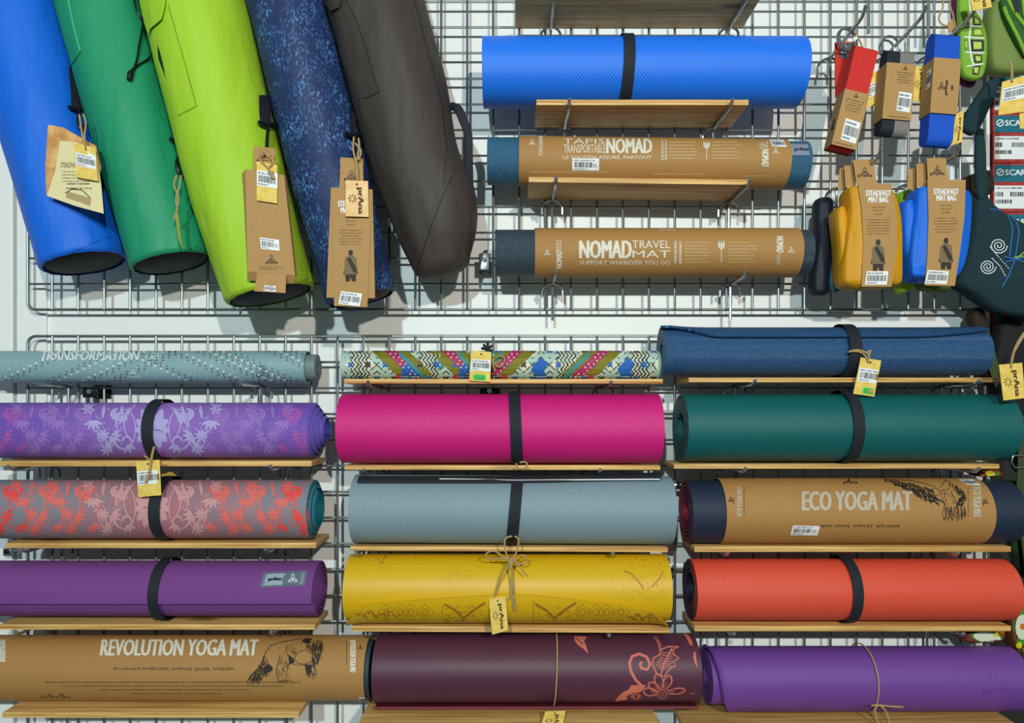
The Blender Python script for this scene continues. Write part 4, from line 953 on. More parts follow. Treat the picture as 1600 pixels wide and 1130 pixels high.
v, f = plate([(274, 338), (278, 330), (281, 360), (286, 391), (278, 372)], [-.187, -.187, -.19, -.196, -.19]); link('card', v, f, mat('olive_card', (150, 152, 60), .7), t, smooth=False)
t = thing('box_tag', 'kraft box tag on the lime green bag', 'tag', tuple(W(420, 460, -.2)))
v, f = plate([(396, 228), (430, 232), (430, 275), (396, 272)], [-.2, -.2, -.217, -.217]); o1 = link('hang_tab', v, f, M_kraft2, t, smooth=False)
v, f = plate([(383, 264), (444, 274), (461, 430), (387, 424)], -.221, .012); o = link('box_front', v, f, M_kraft2, t, smooth=False); b = bvh(o)
v, f = plate([(378, 272), (384, 264), (387, 424), (380, 290)], [-.21, -.221, -.221, -.21]); link('box_side', v, f, M_kraft2, t, smooth=False)
v, f = plate([(387, 424), (461, 430), (459, 443), (386, 438)], [-.221, -.221, -.21, -.21]); link('box_bottom', v, f, M_kraft2, t, smooth=False)
v, f = plate([(402, 426), (447, 429), (446, 458), (397, 455)], [-.2215, -.2215, -.226, -.226]); ob = link('box_flap', v, f, M_kraft2, t, smooth=False)
bb = bvh(ob); sticker(bb, ob, [(413, 446), (421, 446), (421, 455), (412, 455)], seed=51, eps=.0005); sticker(bb, ob, [(423, 447), (431, 447), (431, 456), (422, 456)], seed=52, eps=.0005)
sticker(b, o, [(406, 371), (436, 375), (437, 392), (408, 389)], side=1, seed=53, eps=.0005)
g = logo(G(), 424, 406, 7, 1.1).text('prana', 415, 409, 434, 414, bold=.03).greek(405, 416, 446, 422, 2, .35, 3); decal('print', g, b, M_ink, o, .0004)
b = bvh(o1); g = logo(G(), 412, 245, 6, 1).greek(400, 249, 426, 253, 1, .5, 3); decal('print', g, b, M_ink, o1, .0004)
t = yellow_tag('yellow barcode tag tied over the kraft box on the lime bag', [(401, 252), (433, 258), (433, 318), (401, 313)], [-.224, -.224, -.226, -.226], bar=(.02, .22, 1.0, .62), hole=(.52, .12), seed=54)
twine(t, [(408, 232), (404, 244), (410, 254), (418, 262), (424, 270)], -.227); twine(t, [(414, 232), (424, 240), (426, 254), (420, 264), (426, 274)], -.228); 
v, f = tube([W(419, 266, -.228), W(424, 270, -.228), W(427, 280, -.228)], [.002, .0045, .0025], 8); link('knot', v, f, M_twine, t)
t = thing('sleeve_tag', 'kraft card tag with a standing figure on the navy printed bag', 'tag', tuple(W(548, 480, -.19)))
v, f = plate([(532, 246), (567, 248), (568, 300), (530, 296)], -.188); o1 = link('hang_tab', v, f, M_kraft2, t, smooth=False)
v, f = plate([(517, 293), (582, 296), (586, 466), (510, 465)], -.190); o2 = link('back_card', v, f, M_kraft2, t, smooth=False)
v, f = plate([(519, 302), (581, 306), (574, 480), (522, 478)], -.1925); o = link('front_card', v, f, M_kraft2, t, smooth=False); b = bvh(o)
def bagprint(b, o, x, w, y, title=True, seed=1):
    """print of a mat bag wrapper: title, lines and a figure seen from behind"""
    if title: decal('lettering', G().text('STEADFAST', x-w*.36, y, x+w*.36, y+9, bold=.012).text('MAT BAG', x-w*.28, y+10, x+w*.28, y+19, bold=.012), b, M_white, o, .0005)
    g = G()
    for k, s in enumerate(('quick drying', 'easy to use', 'versatile')): hw = w*(.17, .15, .12)[k]; g.text(s, x-hw, y+25+k*5.2, x+hw, y+28+k*5.2)
    g.greek(x-w*.36, y+44, x+w*.36, y+70, 6, .36, seed, True)
    decal('small_print', g, b, M_fine, o, .0004)
    y += 78; g = G().disc(x, y+3, 3.6, 4.4, 10).poly([(x-2, y+6), (x+2, y+6), (x+9, y+12), (x+10.5, y+32), (x+9, y+37), (x-9, y+37), (x-10.5, y+32), (x-9, y+12)])
    f1 = decal('figure', g, b, mat('figure_grey', (122, 104, 76), .7), o, .0004)
    g = G().disc(x, y+3, 3.8, 4.6, 10).poly([(x-6, y+12), (x-1, y+10), (x+10, y+29), (x+8, y+35), (x+4, y+33)]).poly([(x-8.5, y+37), (x+8.5, y+37), (x+8, y+48), (x+2, y+48), (x, y+41), (x-2, y+48), (x-8, y+48)])
    g.line([(x-10.5, y+32), (x-10.5, y+37)], 1.5).line([(x+10.5, y+32), (x+10, y+37)], 1.5)
    decal('figure', g, b, mat('figure_dark', (54, 46, 38), .7), o, .0006)
bagprint(b, o, 548, 54, 314, True, 7)
sticker(b, o, [(533, 455), (566, 459), (562, 479), (529, 475)], seed=61, eps=.0007)
g = logo(G(), 549, 274, 7, 1).text('prana', 538, 278, 560, 283, bold=.03); decal('print', g, bvh(o1), M_ink, o1, .0004)
t = yellow_tag('peach swing tag with brush lettering over the card on the navy bag', [(540, 282), (575, 283), (576, 339), (540, 338)], -.199, mark=True, m=mat('peach_card', (236, 190, 130), .7, 'noise', p=50, amt=.04, col2=(244, 206, 150)))
for P in ([(553, 214), (552, 235), (558, 262), (558, 288)], [(560, 216), (561, 232), (556, 260), (559, 287)], [(555, 224), (564, 236), (560, 250)]): twine(t, P, -.197, .0018)
# ================================================================ yoga straps on hooks
def strap_bundle(label, cx, cy, w, h, th, Y, roll, cols, sl, what):
    """webbing wound into a long flat coil; sl = (top, bottom) share of the height covered by the kraft sleeve"""
    c = W(cx, cy, Y); s_ = (D+Y)/F; w, h, th = w*s_, h*s_, th*s_
    t = thing('yoga_strap', label, 'yoga strap', (c.x, Y, c.z-h/2)); turns = 5; V, Fc, fm = [], [], []
    n = 40; N = n*turns; x0, x1 = c.x-w/2, c.x+w/2; pit = th/2/(turns+.6)
    xs = [x0, c.x-w*.02, x1] if len(cols) > 1 else [x0, x1]
    def pt(k, ins):
        a = 2*PI*k/n; r = th/2-pit*(turns-k/n)-ins; hh = h/2-th/2
        y, z = -r*math.sin(a), r*math.cos(a); z += hh if math.cos(a) >= 0 else -hh
        return Y+y, c.z+z
    for X in xs:
        for ins in (0, pit*.72):
            for k in range(N+1): y, z = pt(k, ins); V.append(rollv((X, y, z), roll, c.x, c.z))
    m = N+1
    def ix(i, s, k): return (i*2+s)*m+k
    L = len(xs)-1
    for i in range(L):
        for k in range(N):
            Fc += [[ix(i, 0, k), ix(i, 0, k+1), ix(i+1, 0, k+1), ix(i+1, 0, k)], [ix(i, 1, k), ix(i+1, 1, k), ix(i+1, 1, k+1), ix(i, 1, k+1)]]; fm += [i, i]
    for k in range(N):
        Fc += [[ix(0, 0, k), ix(0, 1, k), ix(0, 1, k+1), ix(0, 0, k+1)], [ix(L, 0, k), ix(L, 0, k+1), ix(L, 1, k+1), ix(L, 1, k)]]; fm += [0, L-1]
    link('webbing_coil', V, Fc, cols, t, fm=fm, ang=50)
    e = .0016; zt = c.z+h/2-h*sl[0]; zb = c.z+h/2-h*sl[1]; A = []
    for z in (zt, zb):
        for x, y in ((x0-e, Y-th/2-e), (x1+e, Y-th/2-e), (x1+e, Y+th/2+e), (x0-e, Y+th/2+e)): A.append(rollv((x, y, z), roll, c.x, c.z))
    o = link('paper_sleeve', A, [[0, 1, 5, 4], [1, 2, 6, 5], [2, 3, 7, 6], [3, 0, 4, 7]], M_kraft2, t, smooth=False); b = bvh(o)
    def proj(p):
        d = p-CAM; k = D/d.y; q = CAM+d*k; return (VX+q.x*F/D, VY-(q.z-CZ)*F/D)
    q = quadmap([proj(A[0]), proj(A[1]), proj(A[5]), proj(A[4])]); qs = quadmap([proj(A[3]), proj(A[0]), proj(A[4]), proj(A[7])])
    return t, o, b, q, qs
mR = mat('red_webbing', (198, 42, 34), .8, 'fine', amt=.3); mK = mat('black_webbing', (24, 30, 40), .8, 'fine', amt=.3); mGy = mat('grey_webbing', (128, 122, 120), .85, 'speck', col2=(96, 92, 92), amt=.6); mBw = mat('blue_webbing', (12, 78, 190), .8, 'fine', amt=.3)
def dring(t, x, y, Y, r, m=None):
    c = W(x, y, Y); P = [(c.x+r*math.cos(2*PI*k/20), Y+r*.35*math.cos(2*PI*k/20), c.z+r*math.sin(2*PI*k/20)) for k in range(21)]; v, f = tube(P, .0021, 8, False); link('metal_ring', v, f, m or M_hook, t)
t, o, b, q, qs = strap_bundle('red yoga strap coiled in a kraft sleeve', 1331, 156, 36, 168, 26, -.135, .24, [mR], (.46, .985), 'red')
dring(t, 1322, 62, -.115, .02); dring(t, 1325, 60, -.11, .02)
v, f = plate([(1305, 66), (1340, 65), (1337, 150), (1306, 152)], -.1, .003); ol = link('strap_end', v, f, mR, t, smooth=False); lb = decal('brand_patch', G().poly([(1311, 68), (1335, 67), (1335, 93), (1311, 91)]), bvh(ol), mat('patch_dark', (84, 84, 86), .7), t, .0006); decal('brand_mark', logo(G(), 1321, 81, 8, 1.3), bvh(ol), M_white, lb, .001)
sticker(b, o, [q(.3, .5), q(.92, .52), q(.92, .9), q(.3, .88)], seed=71, eps=.0006)
g = logo(G(), .5, .09, .001, .001) if False else G(); g.greek(.1, .14, .9, .38, 5, .35, 3, True).greek(.08, .93, .9, .98, 1, .5, 4); decal('small_print', g.xf(q), b, M_ink, o, .0004); g = logo(G(), *q(.5, .09), 4, .8); decal('brand_mark', g, b, M_ink, o, .0004)
g = G().text('prana', .4, .5, .75, .68, 90, .03).xf(qs); decal('brand_mark', g, b, M_ink, o, .0004)
tg = yellow_tag('yellow barcode tag between the red and the black yoga strap', [(1349, 118), (1377, 109), (1371, 160), (1349, 172)], -.105, bar=(.1, .32, .95, .72), seed=72); twine(tg, [(1333, 45), (1340, 58), (1346, 70), (1362, 112)], -.118)
t, o, b, q, qs = strap_bundle('black and grey yoga strap coiled in a kraft sleeve', 1397, 148, 42, 136, 26, -.125, .085, [mK, mGy], (.19, .83), 'black')
dring(t, 1392, 74, -.11, .021); dring(t, 1386, 78, -.107, .018)
sticker(b, o, [q(.5, .5), q(.95, .52), q(.92, .86), q(.45, .84)], seed=73, eps=.0006)
g = G().greek(.35, .14, .95, .36, 5, .35, 3, True).greek(.2, .93, .95, .98, 1, .5, 4); decal('small_print', g.xf(q), b, M_ink, o, .0004); decal('brand_mark', logo(G(), *q(.65, .09), 4, .8), b, M_ink, o, .0004)
t, o, b, q, qs = strap_bundle('blue yoga strap coiled in a kraft sleeve', 1468, 143, 39, 178, 28, -.13, .075, [mBw], (.25, .73), 'blue')
g = logo(G(), *q(.35, .53), 7, 1.1); decal('brand_mark', g, b, M_ink, o, .0004); g = G().text('prAna', .46, .4, .6, .66, 90, .03).greek(.7, .4, .8, .66, 1, .4, 3).xf(q); decal('lettering', g, b, M_ink, o, .0004)
decal('seam', G().rect(.55, 0, .56, .24).rect(.5, .82, .51, 1).xf(q), b, M_inkb, o, .0004)
sticker(b, o, [qs(.45, .18), qs(.85, .16), qs(.85, .5), qs(.45, .52)], seed=74, eps=.0006)
tg = yellow_tag('yellow brush-lettered tag beside the blue yoga strap', [(1428, 105), (1448, 102), (1446, 158), (1424, 158)], -.106, mark=True, m=M_yel); twine(tg, [(1455, 66), (1448, 85), (1443, 104)], -.107)
tg = yellow_tag('yellow tag peeking out under the kraft sleeve of the blue strap', [(1494, 178), (1506, 172), (1503, 222), (1485, 228)], -.115, mark=True)
for tx, ty in ((1353, 8), (1447, 8), (1527, 4)):
    L = .165; X = (tx-VX)*(D-L)/F; Z = CZ+(VY-ty)*(D-L)/F; hook(X, Z-.026, L, 'long steel hook holding a coiled yoga strap', 'hooks of the coiled yoga straps', .014, .012, .03)
for px, y1, ln_ in ((1357, 53, .1), (1450, 55, .1)):
    a = W(px, y1, -.012); v, f = tube([a, a+Vector((0, 0, ln_))], .0032, 8); v2, f2 = tube([a+Vector((0, 0, ln_)), a+Vector((0, -.15, ln_+.02))], .0032, 8); t = thing('display_hook', 'steel hook reaching down from above the coiled yoga straps', 'hook', tuple(a), 'hooks above the yoga straps'); link('leg', v, f, M_hook, t); link('arm', v2, f2, M_hook, t)
# ================================================================ folded mat bags on hooks
def folded(label, main, sl, Y, m, cards, wm, seed, tx, ty):
    c = W(sum(p[0] for p in main)/len(main), max(p[1] for p in main), Y)
    t = thing('folded_mat_bag', label, 'folded bag', tuple(c))
    v, f = puffy(main, Y, Y+.05, 3.5, .005, seed, 4); link('bag_body', v, f, m, t, ang=70)
    for k, side in enumerate(wm): v, f = puffy(side, Y+.012+.014*k, Y+.06, 3, .005, seed+k, 4); link('bag_fold', v, f, m, t, ang=70)
    v, f = plate(sl, Y-.003, .0012); o = link('paper_sleeve', v, f, M_kraft2, t, smooth=False); b = bvh(o)
    for k, cd_ in enumerate(cards):
        v, f = plate(cd_, Y-.001+.012*k, .001); oc = link('hang_card', v, f, M_kraft2, t, smooth=False)
        if k == 0: x = sum(p[0] for p in cd_)/4; y = sum(p[1] for p in cd_)/4; g = logo(G(), x, y+1, 7, 1.1).text('prana', x-11, y+5, x+11, y+10, bold=.03); decal('brand_mark', g, bvh(oc), M_ink, oc, .0004)
    return t, o, b
my = mat('mustard_nylon', (212, 150, 8), .55, 'cloth', amt=1, col2=(226, 166, 20)); mb = mat('azure_nylon', (14, 106, 226), .55, 'cloth', amt=1, col2=(24, 122, 240))
t, o, b = folded('folded mustard mat bag in a kraft wrapper', [(1326, 291), (1342, 287), (1398, 287), (1408, 320), (1416, 380), (1414, 430), (1411, 447), (1322, 449), (1318, 430), (1330, 330)], [(1340, 286), (1392, 287), (1401, 330), (1402, 380), (1393, 448), (1346, 448), (1349, 380), (1346, 320)], -.15, my, [[(1333, 250), (1364, 249), (1370, 287), (1338, 286)], [(1319, 259), (1336, 258), (1336, 292), (1321, 292)], [(1312, 263), (1322, 262), (1322, 296), (1309, 296)]], [[(1308, 322), (1326, 318), (1332, 440), (1318, 442), (1314, 380)]], 3, 0, 0)
bagprint(b, o, 1372, 54, 297.5, True, 8); sticker(b, o, [(1354, 424), (1388, 424), (1385, 445), (1351, 445)], seed=81, eps=.0007)
t, o, b = folded('folded azure blue mat bag in a kraft wrapper', [(1434, 292), (1450, 288), (1524, 291), (1522, 340), (1516, 400), (1502, 436), (1420, 438), (1424, 400), (1432, 330)], [(1449, 281), (1509, 281), (1507, 340), (1499, 400), (1492, 447), (1445, 446), (1449, 400), (1451, 340)], -.15, mb, [[(1448, 247), (1478, 247), (1482, 283), (1450, 283)], [(1432, 256), (1449, 255), (1450, 292), (1432, 292)], [(1420, 264), (1433, 263), (1433, 296), (1417, 296)]], [[(1413, 312), (1432, 308), (1436, 432), (1420, 434), (1416, 380)]], 7, 0, 0)
bagprint(b, o, 1478, 54, 295, True, 9); sticker(b, o, [(1449, 422), (1482, 424), (1479, 444), (1445, 443)], seed=82, eps=.0007)
def soft(name, label, cat, pts, Yf, Yb, m, wob=.003, ins=5, seed=0, parent=None, part=None):
    v, f = puffy(pts, Yf, Yb, ins, wob, seed, 4); o = link(part or name, v, f, m, parent, ang=70)
    if parent is None: tag(o, label, cat)
    return o
soft('folded_mat_bag', 'folded dark navy mat bag behind the mustard one', 'folded bag', [(1277, 307), (1296, 305), (1306, 312), (1304, 400), (1302, 461), (1272, 460), (1271, 430), (1279, 380)], -.07, -.03, mat('ink_nylon', (16, 24, 40), .6, 'cloth', amt=.8), seed=2)
soft('folded_mat_bag', 'folded slate teal mat bag squeezed beside the mustard one', 'folded bag', [(1299, 338), (1312, 325), (1316, 340), (1318, 456), (1302, 455), (1297, 440), (1303, 390)], -.087, -.074, mat('slate_nylon', (52, 98, 108), .6, 'cloth', amt=.8), seed=3)
soft('folded_mat_bag', 'folded lime mat bag showing between the mustard and azure ones', 'folded bag', [(1406, 300), (1424, 292), (1432, 300), (1432, 316), (1436, 452), (1414, 458), (1411, 440), (1412, 330)], -.085, -.04, MT['lime_nylon'], seed=4)
soft('folded_mat_bag', 'folded olive mat bag hanging behind the azure one', 'folded bag', [(1440, 330), (1490, 330), (1491, 440), (1489, 455), (1474, 456), (1440, 450)], -.085, -.04, mat('olive_nylon', (84, 104, 28), .6, 'cloth', amt=.8), seed=5)
for tx, ty in ((1377, 234), (1500, 228)):
    L = .185; X = (tx-VX)*(D-L)/F; Z = CZ+(VY-ty)*(D-L)/F; hook(X, Z-.018, L, 'long steel hook holding folded mat bags in wrappers', 'hooks of the folded mat bags', .012, .006, .05)
# ================================================================ crowded right edge: bands, felt bag, boxes
def cellprint(pts_list, b, o, m1, m2):
    g, g2 = G(), G()
    for P in pts_list:
        cx = sum(p[0] for p in P)/len(P); cy = sum(p[1] for p in P)/len(P); g.poly(P); g2.poly([(cx+(x-cx)*.62, cy+(y-cy)*.62) for x, y in P])
    decal('cell_print', g, b, m1, o, .0008); decal('cell_print', g2, b, m2, o, .0012)
mg = mat('leaf_green_cloth', (122, 172, 46), .7, 'fine', amt=.2); mgl = mat('lime_print', (190, 206, 90), .7); mch = mat('charcoal_print', (40, 44, 48), .7); mol = mat('olive_print', (104, 132, 38), .7)
o = soft('headband', 'leaf green headband with charcoal stone-shaped cells', 'headband', [(1500, -10), (1512, -10), (1524, 12), (1538, 32), (1545, 60), (1544, 95), (1538, 120), (1524, 124), (1508, 118), (1502, 100), (1501, 40)], -.106, -.09, mg, .001, 3)
b = bvh(o); decal('white_veins', G().line([(1514, 0), (1517, 30), (1514, 60), (1517, 90), (1526, 118)], 2.4).line([(1506, 40), (1534, 42)], 2).line([(1506, 58), (1538, 60)], 2).line([(1508, 82), (1538, 83)], 2).line([(1510, 104), (1536, 100)], 2), b, M_white, o, .0008, 12)
cellprint([[(1520, 24), (1531, 31), (1532, 40), (1521, 40)], [(1516, 62), (1537, 63), (1537, 80), (1517, 81)], [(1521, 86), (1534, 86), (1534, 98), (1522, 98)], [(1520, 103), (1532, 103), (1528, 118), (1519, 116)]], b, o, mch, mgl)
cellprint([[(1519, 44), (1535, 45), (1537, 57), (1518, 57)], [(1506, 24), (1513, 25), (1512, 38), (1506, 37)], [(1506, 62), (1511, 62), (1511, 78), (1507, 78)]], b, o, mol, mgl)
soft('headband', 'magenta patterned band behind the green headband', 'headband', [(1489, -10), (1500, -10), (1500, 60), (1506, 118), (1530, 122), (1524, 136), (1502, 132), (1492, 90)], -.082, -.068, mat('magenta_cloth', (142, 20, 110), .7, 'noise', p=90, amt=.1, col2=(60, 30, 60)))
t = yellow_tag('yellow tag with brush lettering hanging above the green headband', [(1513, -14), (1545, -18), (1550, 11), (1520, 17)], -.17, mark=True); t = thing('twine_loop', 'jute twine loop beside the magenta band', 'twine', tuple(W(1480, 40, -.12)))
twine(t, [(1474, -6), (1473, 12), (1467, 28), (1472, 38), (1482, 41)], -.12); twine(t, [(1484, -6), (1485, 12), (1490, 26), (1493, 44)], -.12)
v, f = plate([(1480, 38), (1489, 28), (1493, 42), (1484, 52)], -.119); link('card', v, f, M_kraft2, t, smooth=False)
t = thing('zip_pouch', 'pale green zip pouch with lime zips above the felt bag', 'pouch', tuple(W(1580, 110, -.14)))
o = soft('', '', '', [(1550, -10), (1640, -10), (1640, 108), (1568, 112), (1552, 104), (1549, 60)], -.104, -.07, mat('sage_mesh', (112, 132, 62), .7, 'fine', amt=.4, col2=(140, 158, 84)), .001, 4, 1, t, 'pouch_body')
o2 = soft('', '', '', [(1562, -10), (1640, -10), (1640, 112), (1618, 104), (1590, 66), (1570, 24)], -.116, -.103, mat('deep_green_cloth', (34, 84, 26), .7, 'fine', amt=.4), .001, 3, 2, t, 'pouch_flap'); b = bvh(o2)
for P in ([(1562, -4), (1572, 22), (1590, 58), (1604, 86)], [(1572, -4), (1584, 20), (1604, 46)], [(1596, -4), (1600, 26)]): surf_tube('zip', b, P, .0032, .002, mg, t)
v, f = plate([(1578, -8), (1592, -8), (1594, 18), (1586, 20)], -.121); link('mesh_patch', v, f, mch, t, smooth=False)
# felt bag with embroidery
mf = mat('teal_felt', (24, 50, 56), .95, 'speck', col2=(52, 84, 90), amt=.6)
t = thing('felt_bag', 'dark teal felt bag embroidered with white spirals', 'bag', tuple(W(1560, 490, -.15)))
o = soft('', '', '', [(1526, 302), (1544, 296), (1552, 312), (1580, 336), (1640, 360), (1640, 500), (1590, 492), (1560, 484), (1530, 462), (1502, 446), (1500, 436), (1516, 400), (1524, 350)], -.096, -.05, mf, .002, 6, 3, t, 'bag_body'); b = bvh(o)
soft('', '', '', [(1525, 200), (1540, 198), (1545, 300), (1540, 312), (1527, 310)], -.098, -.088, mf, .001, 3, 4, t, 'bag_strap')
soft('', '', '', [(1548, 122), (1566, 116), (1564, 132), (1548, 170), (1532, 204), (1522, 210), (1506, 200), (1504, 188), (1522, 160)], -.112, -.094, mf, .001, 4, 5, t, 'strap_fold')
def spir(g, x, y, r, w): g.line([(x+r*(1-k/30)*math.cos(k*.62), y+r*.92*(1-k/30)*math.sin(k*.62)) for k in range(28)], w)
g = G(); spir(g, 1560, 384, 14, 1.3); spir(g, 1543, 417, 13, 1.3)
for P in ([(1547, 386), (1560, 402), (1578, 422)], [(1550, 404), (1562, 416), (1572, 434)]):
    for k in range(12):
        i = k/12*(len(P)-1); a = P[int(i)]; c = P[min(int(i)+1, len(P)-1)]; u = i-int(i); x, y = a[0]+(c[0]-a[0])*u, a[1]+(c[1]-a[1])*u; g.disc(x, y, 1.2, 1, 5)
decal('white_embroidery', g, b, M_white, t, .0008, 12, 12)
g = G().line([(1577, 336), (1582, 360), (1577, 400)], 1.6).line([(1585, 336), (1592, 362), (1586, 404), (1576, 430), (1566, 448)], 1.6).line([(1568, 401), (1584, 404), (1602, 410)], 1.4).line([(1570, 410), (1590, 404), (1604, 402)], 1.4).line([(1546, 326), (1570, 330), (1600, 338)], 1.1); decal('blue_embroidery', g, b, mat('blue_thread', (36, 112, 200), .7), t, .0008, 12, 12)
g = G().line([(1588, 404), (1602, 392)], 1.5).line([(1584, 402), (1602, 400)], 1.4).line([(1590, 336), (1604, 346)], 1.2); decal('green_embroidery', g, b, mat('green_thread', (150, 190, 50), .7), t, .0008, 12, 12)
soft('purse', 'small dark speckled purse tucked behind the felt bag strap', 'purse', [(1500, 282), (1516, 272), (1548, 262), (1556, 272), (1558, 300), (1530, 310), (1504, 302)], -.046, -.02, mat('speckled_cloth', (24, 22, 24), .8, 'speck', col2=(150, 110, 40), amt=.6))
t = yellow_tag('yellow barcode tag on twine over the shoe boxes', [(1566, 128), (1604, 117), (1604, 174), (1560, 180)], -.175, bar=(.05, .22, 1.02, .62), hole=(.4, .08), seed=91); twine(t, [(1578, 96), (1581, 110), (1581, 128)], -.176, .0022)
yellow_tag('second yellow tag half hidden beside the barcode tag over the shoe boxes', [(1593, 177), (1622, 172), (1622, 200), (1594, 201)], -.17)
t = yellow_tag('yellow tag with brush lettering hanging on the black rucksack', [(1561, 570), (1597, 567), (1602, 622), (1568, 626)], -.16, mark=True); twine(t, [(1601, 522), (1590, 540), (1582, 556), (1580, 576)], -.16, .002); twine(t, [(1600, 520), (1586, 544), (1579, 574)], -.161, .002)
# shoe boxes stacked on a dark rack shelf
bx0, bx1 = W(1549, 0, -.01).x, W(1549, 0, -.01).x+.2
zs = W(0, 640, .03).z
tag(link('rack_shelf', *box(XR+.004, XR+.32, .0, .35, zs-.02, zs-.001, .002), mat('rack_black', (26, 26, 28), .6)), 'black rack shelf under the stack of shoe boxes', 'shelf')
hb = 77.2*(D+.03)/F; mred = mat('box_red', (158, 40, 38), .6, 'noise', p=120, amt=.02, col2=(176, 62, 56)); mte = mat('box_teal', (16, 106, 128), .6)
pos = ['lowest of the stack', 'second from the bottom', 'third from the bottom', 'third from the top', 'second from the top', 'topmost of the stack', 'standing on the stack top']
z = zs
for k in range(7):
    t = thing('shoe_box', 'red shoe box with teal brand band, '+['at the bottom of the stack', 'second in the stack from the rack shelf', 'third in the stack from the rack shelf', 'fourth in the stack, half behind the felt bag', 'fifth in the stack, beside the felt bag strap', 'sixth in the stack, under the topmost box', 'topmost of the stack, behind the yellow barcode tag'][k], 'shoe box', (bx0+.1, .1, z), 'stack of shoe boxes')
    o = link('carton', *box(XR+.004, XR+.3, .03, .33, z, z+hb-.001, .001), mred, t, smooth=False); b = bvh(o)
    py = VY-(z-CZ)*F/(D+.03); y1 = py-77; 
    lp = decal('brand_band', G().rect(1554, y1+4, 1690, y1+30), b, mte, t, .0008); decal('lettering', G().text('SCARPA', 1570, y1+11, 1618, y1+20, bold=.05), b, M_white, lp, .0014); decal('brand_mark', G().ring(1562, y1+15.5, 5, 1.6, 16).line([(1559, y1+18), (1565, y1+13)], 1.6), b, M_white, lp, .0014)
    lw = decal('size_label', G().rect(1553.5, y1+36, 1690, y1+72), b, M_white, t, .0008)
    g = G(); x = 1555
    r = random.Random(k)
    while x < 1620: w_ = r.choice((.8, 1.2, 2)); g.rect(x, y1+46, x+w_, y1+53) if not 1566 < x < 1578 else None; g.rect(x, y1+58, x+w_, y1+64) if x < 1580 else None; x += w_+r.choice((.8, 1.2))
    g.greek(1555, y1+38, 1600, y1+42, 1, .6, k); decal('barcode', g, b, M_ink, lw, .0013)
    z += hb
# dark rucksack, straps and patterned pouches under the felt bag
mk = mat('black_cordura', (13, 14, 17), .8, 'cloth', amt=.3); mcam = mat('camo_cloth', (34, 40, 18), .8, 'noise', p=26, amt=.1, col2=(50, 28, 16)); mo = mat('olive_webbing', (56, 66, 34), .8, 'fine', amt=.3)
soft('rucksack', 'black rucksack hanging under the felt bag', 'rucksack', [(1574, 470), (1640, 486), (1640, 745), (1600, 745), (1588, 720), (1566, 640), (1556, 560)], -.035, -.002, mk)
t = soft('camouflage_bag', 'camouflage cloth bag hanging at the end of the dark blue mat', 'bag', [(1520, 486), (1540, 474), (1546, 500), (1552, 560), (1558, 600), (1546, 604), (1537, 560), (1533, 530), (1522, 505)], -.045, -.012, mcam)
tag(link('webbing_strap', *plate([(1532, 524), (1546, 518), (1566, 590), (1556, 606), (1540, 560)], -.06, .003), mo, smooth=False), 'olive webbing strap dangling beside the dark blue mat', 'strap')
t = thing('buckle_strap', 'olive webbing strap with a steel buckle by the teal mat', 'strap', tuple(W(1590, 900, -.16)))
v, f = plate([(1574, 640), (1600, 650), (1640, 760), (1640, 910), (1604, 905), (1588, 780), (1592, 700)], -.078, .003); link('webbing', v, f, mo, t, smooth=False)
v, f = tube([W(x, y, -.084) for x, y in ((1583, 712), (1620, 711), (1624, 731), (1586, 731), (1580, 722), (1583, 712))], .0017, 8); link('buckle', v, f, M_hook, t)
mfl = mat('brown_floral_cloth', (92, 40, 14), .7, 'noise', p=30, amt=.05, col2=(120, 56, 18))
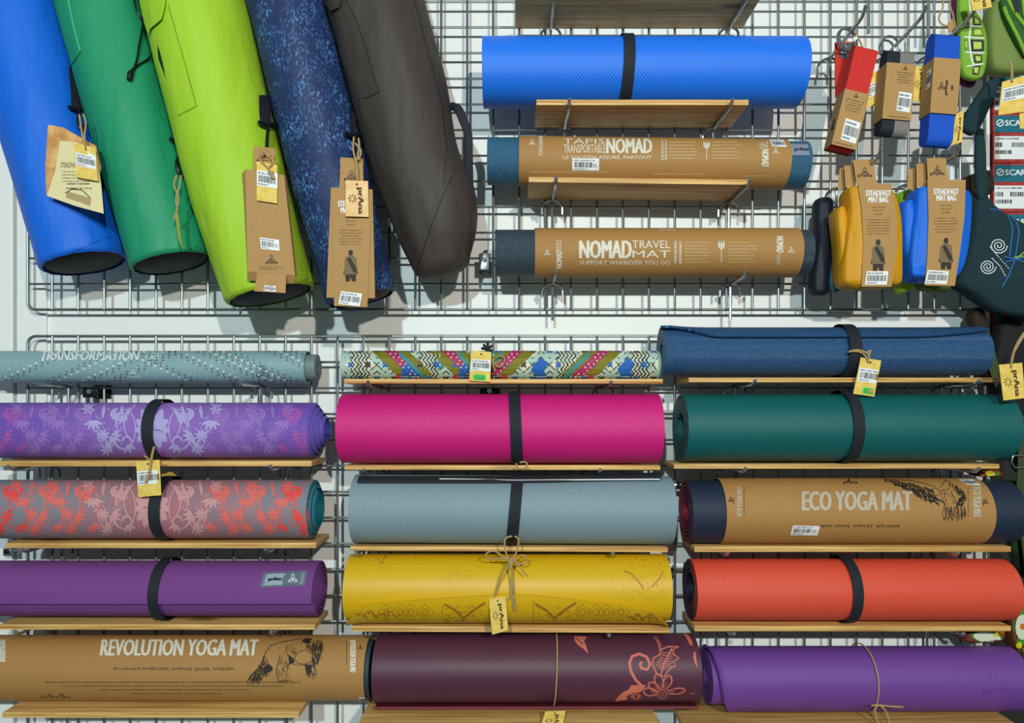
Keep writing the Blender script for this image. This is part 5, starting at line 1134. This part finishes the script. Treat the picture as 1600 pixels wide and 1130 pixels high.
def flpouch(label, pts, Yf, seed, motifs):
    o = soft('floral_pouch', label, 'pouch', pts, Yf, Yf+.045, mfl, .002, 4, seed); b = bvh(o)
    cols = [mat('petal_white', (214, 216, 196), .7), mat('petal_green', (52, 140, 36), .7), mat('petal_orange', (208, 108, 18), .7), mat('petal_yellow', (212, 196, 30), .7)]; gs = [G() for _ in cols]
    for c, P in motifs: gs[c].poly(P)
    for g, m, k in zip(gs, cols, (1, 0, 2, 3)): decal('petal_print', g, b, m, o, .0006+.0004*k, 8, 8)
    return o
def blob(x, y, rx, ry, a=0, n=12): return [(x+rx*math.cos(q)*math.cos(a)-ry*math.sin(q)*math.sin(a), y+rx*math.cos(q)*math.sin(a)+ry*math.sin(q)*math.cos(a)) for q in [2*PI*k/n for k in range(n)]]
flpouch('brown pouch with white and green petals above the violet mat', [(1508, 1000), (1520, 980), (1560, 976), (1575, 978), (1575, 1005), (1520, 1007), (1508, 1003)], -.06, 1, [(1, blob(1542, 995, 25, 11, .15)), (0, blob(1542, 996, 22, 8.5, .15)), (2, blob(1574, 986, 9, 6, -.5)), (3, blob(1555, 983, 4, 3)), (3, blob(1578, 1002, 4, 4)), (2, blob(1562, 980, 5, 3))])
flpouch('tall floral pouch in green, white and brown beside the coral mat', [(1584, 930), (1640, 920), (1640, 1040), (1590, 1024), (1580, 980)], -.062, 2, [(1, blob(1596, 975, 14, 34)), (0, blob(1597, 980, 11, 20)), (2, blob(1597, 979, 4, 5)), (3, blob(1592, 1008, 4, 5)), (1, blob(1600, 1018, 9, 6))])
flpouch('small floral purse squeezed under the board of the teal mat', [(1526, 736), (1566, 732), (1572, 745), (1560, 747), (1530, 746)], -.06, 3, [(3, blob(1546, 740, 7, 3.4)), (1, blob(1558, 742, 4, 4)), (0, blob(1572, 744, 5, 3)), (2, blob(1535, 744, 4, 3))])
soft('printed_skirt', 'dark green and blue printed cloth hanging behind the coral mat', 'cloth', [(1580, 745), (1604, 760), (1640, 800), (1640, 910), (1598, 906), (1584, 860)], -.05, -.02, mat('green_blue_print', (20, 28, 24), .8, 'noise', p=22, amt=.1, col2=(48, 84, 30)), .002)
for o in bpy.data.objects:
    for k in ('_o', '_lvl'):
        if k in o: del o[k]
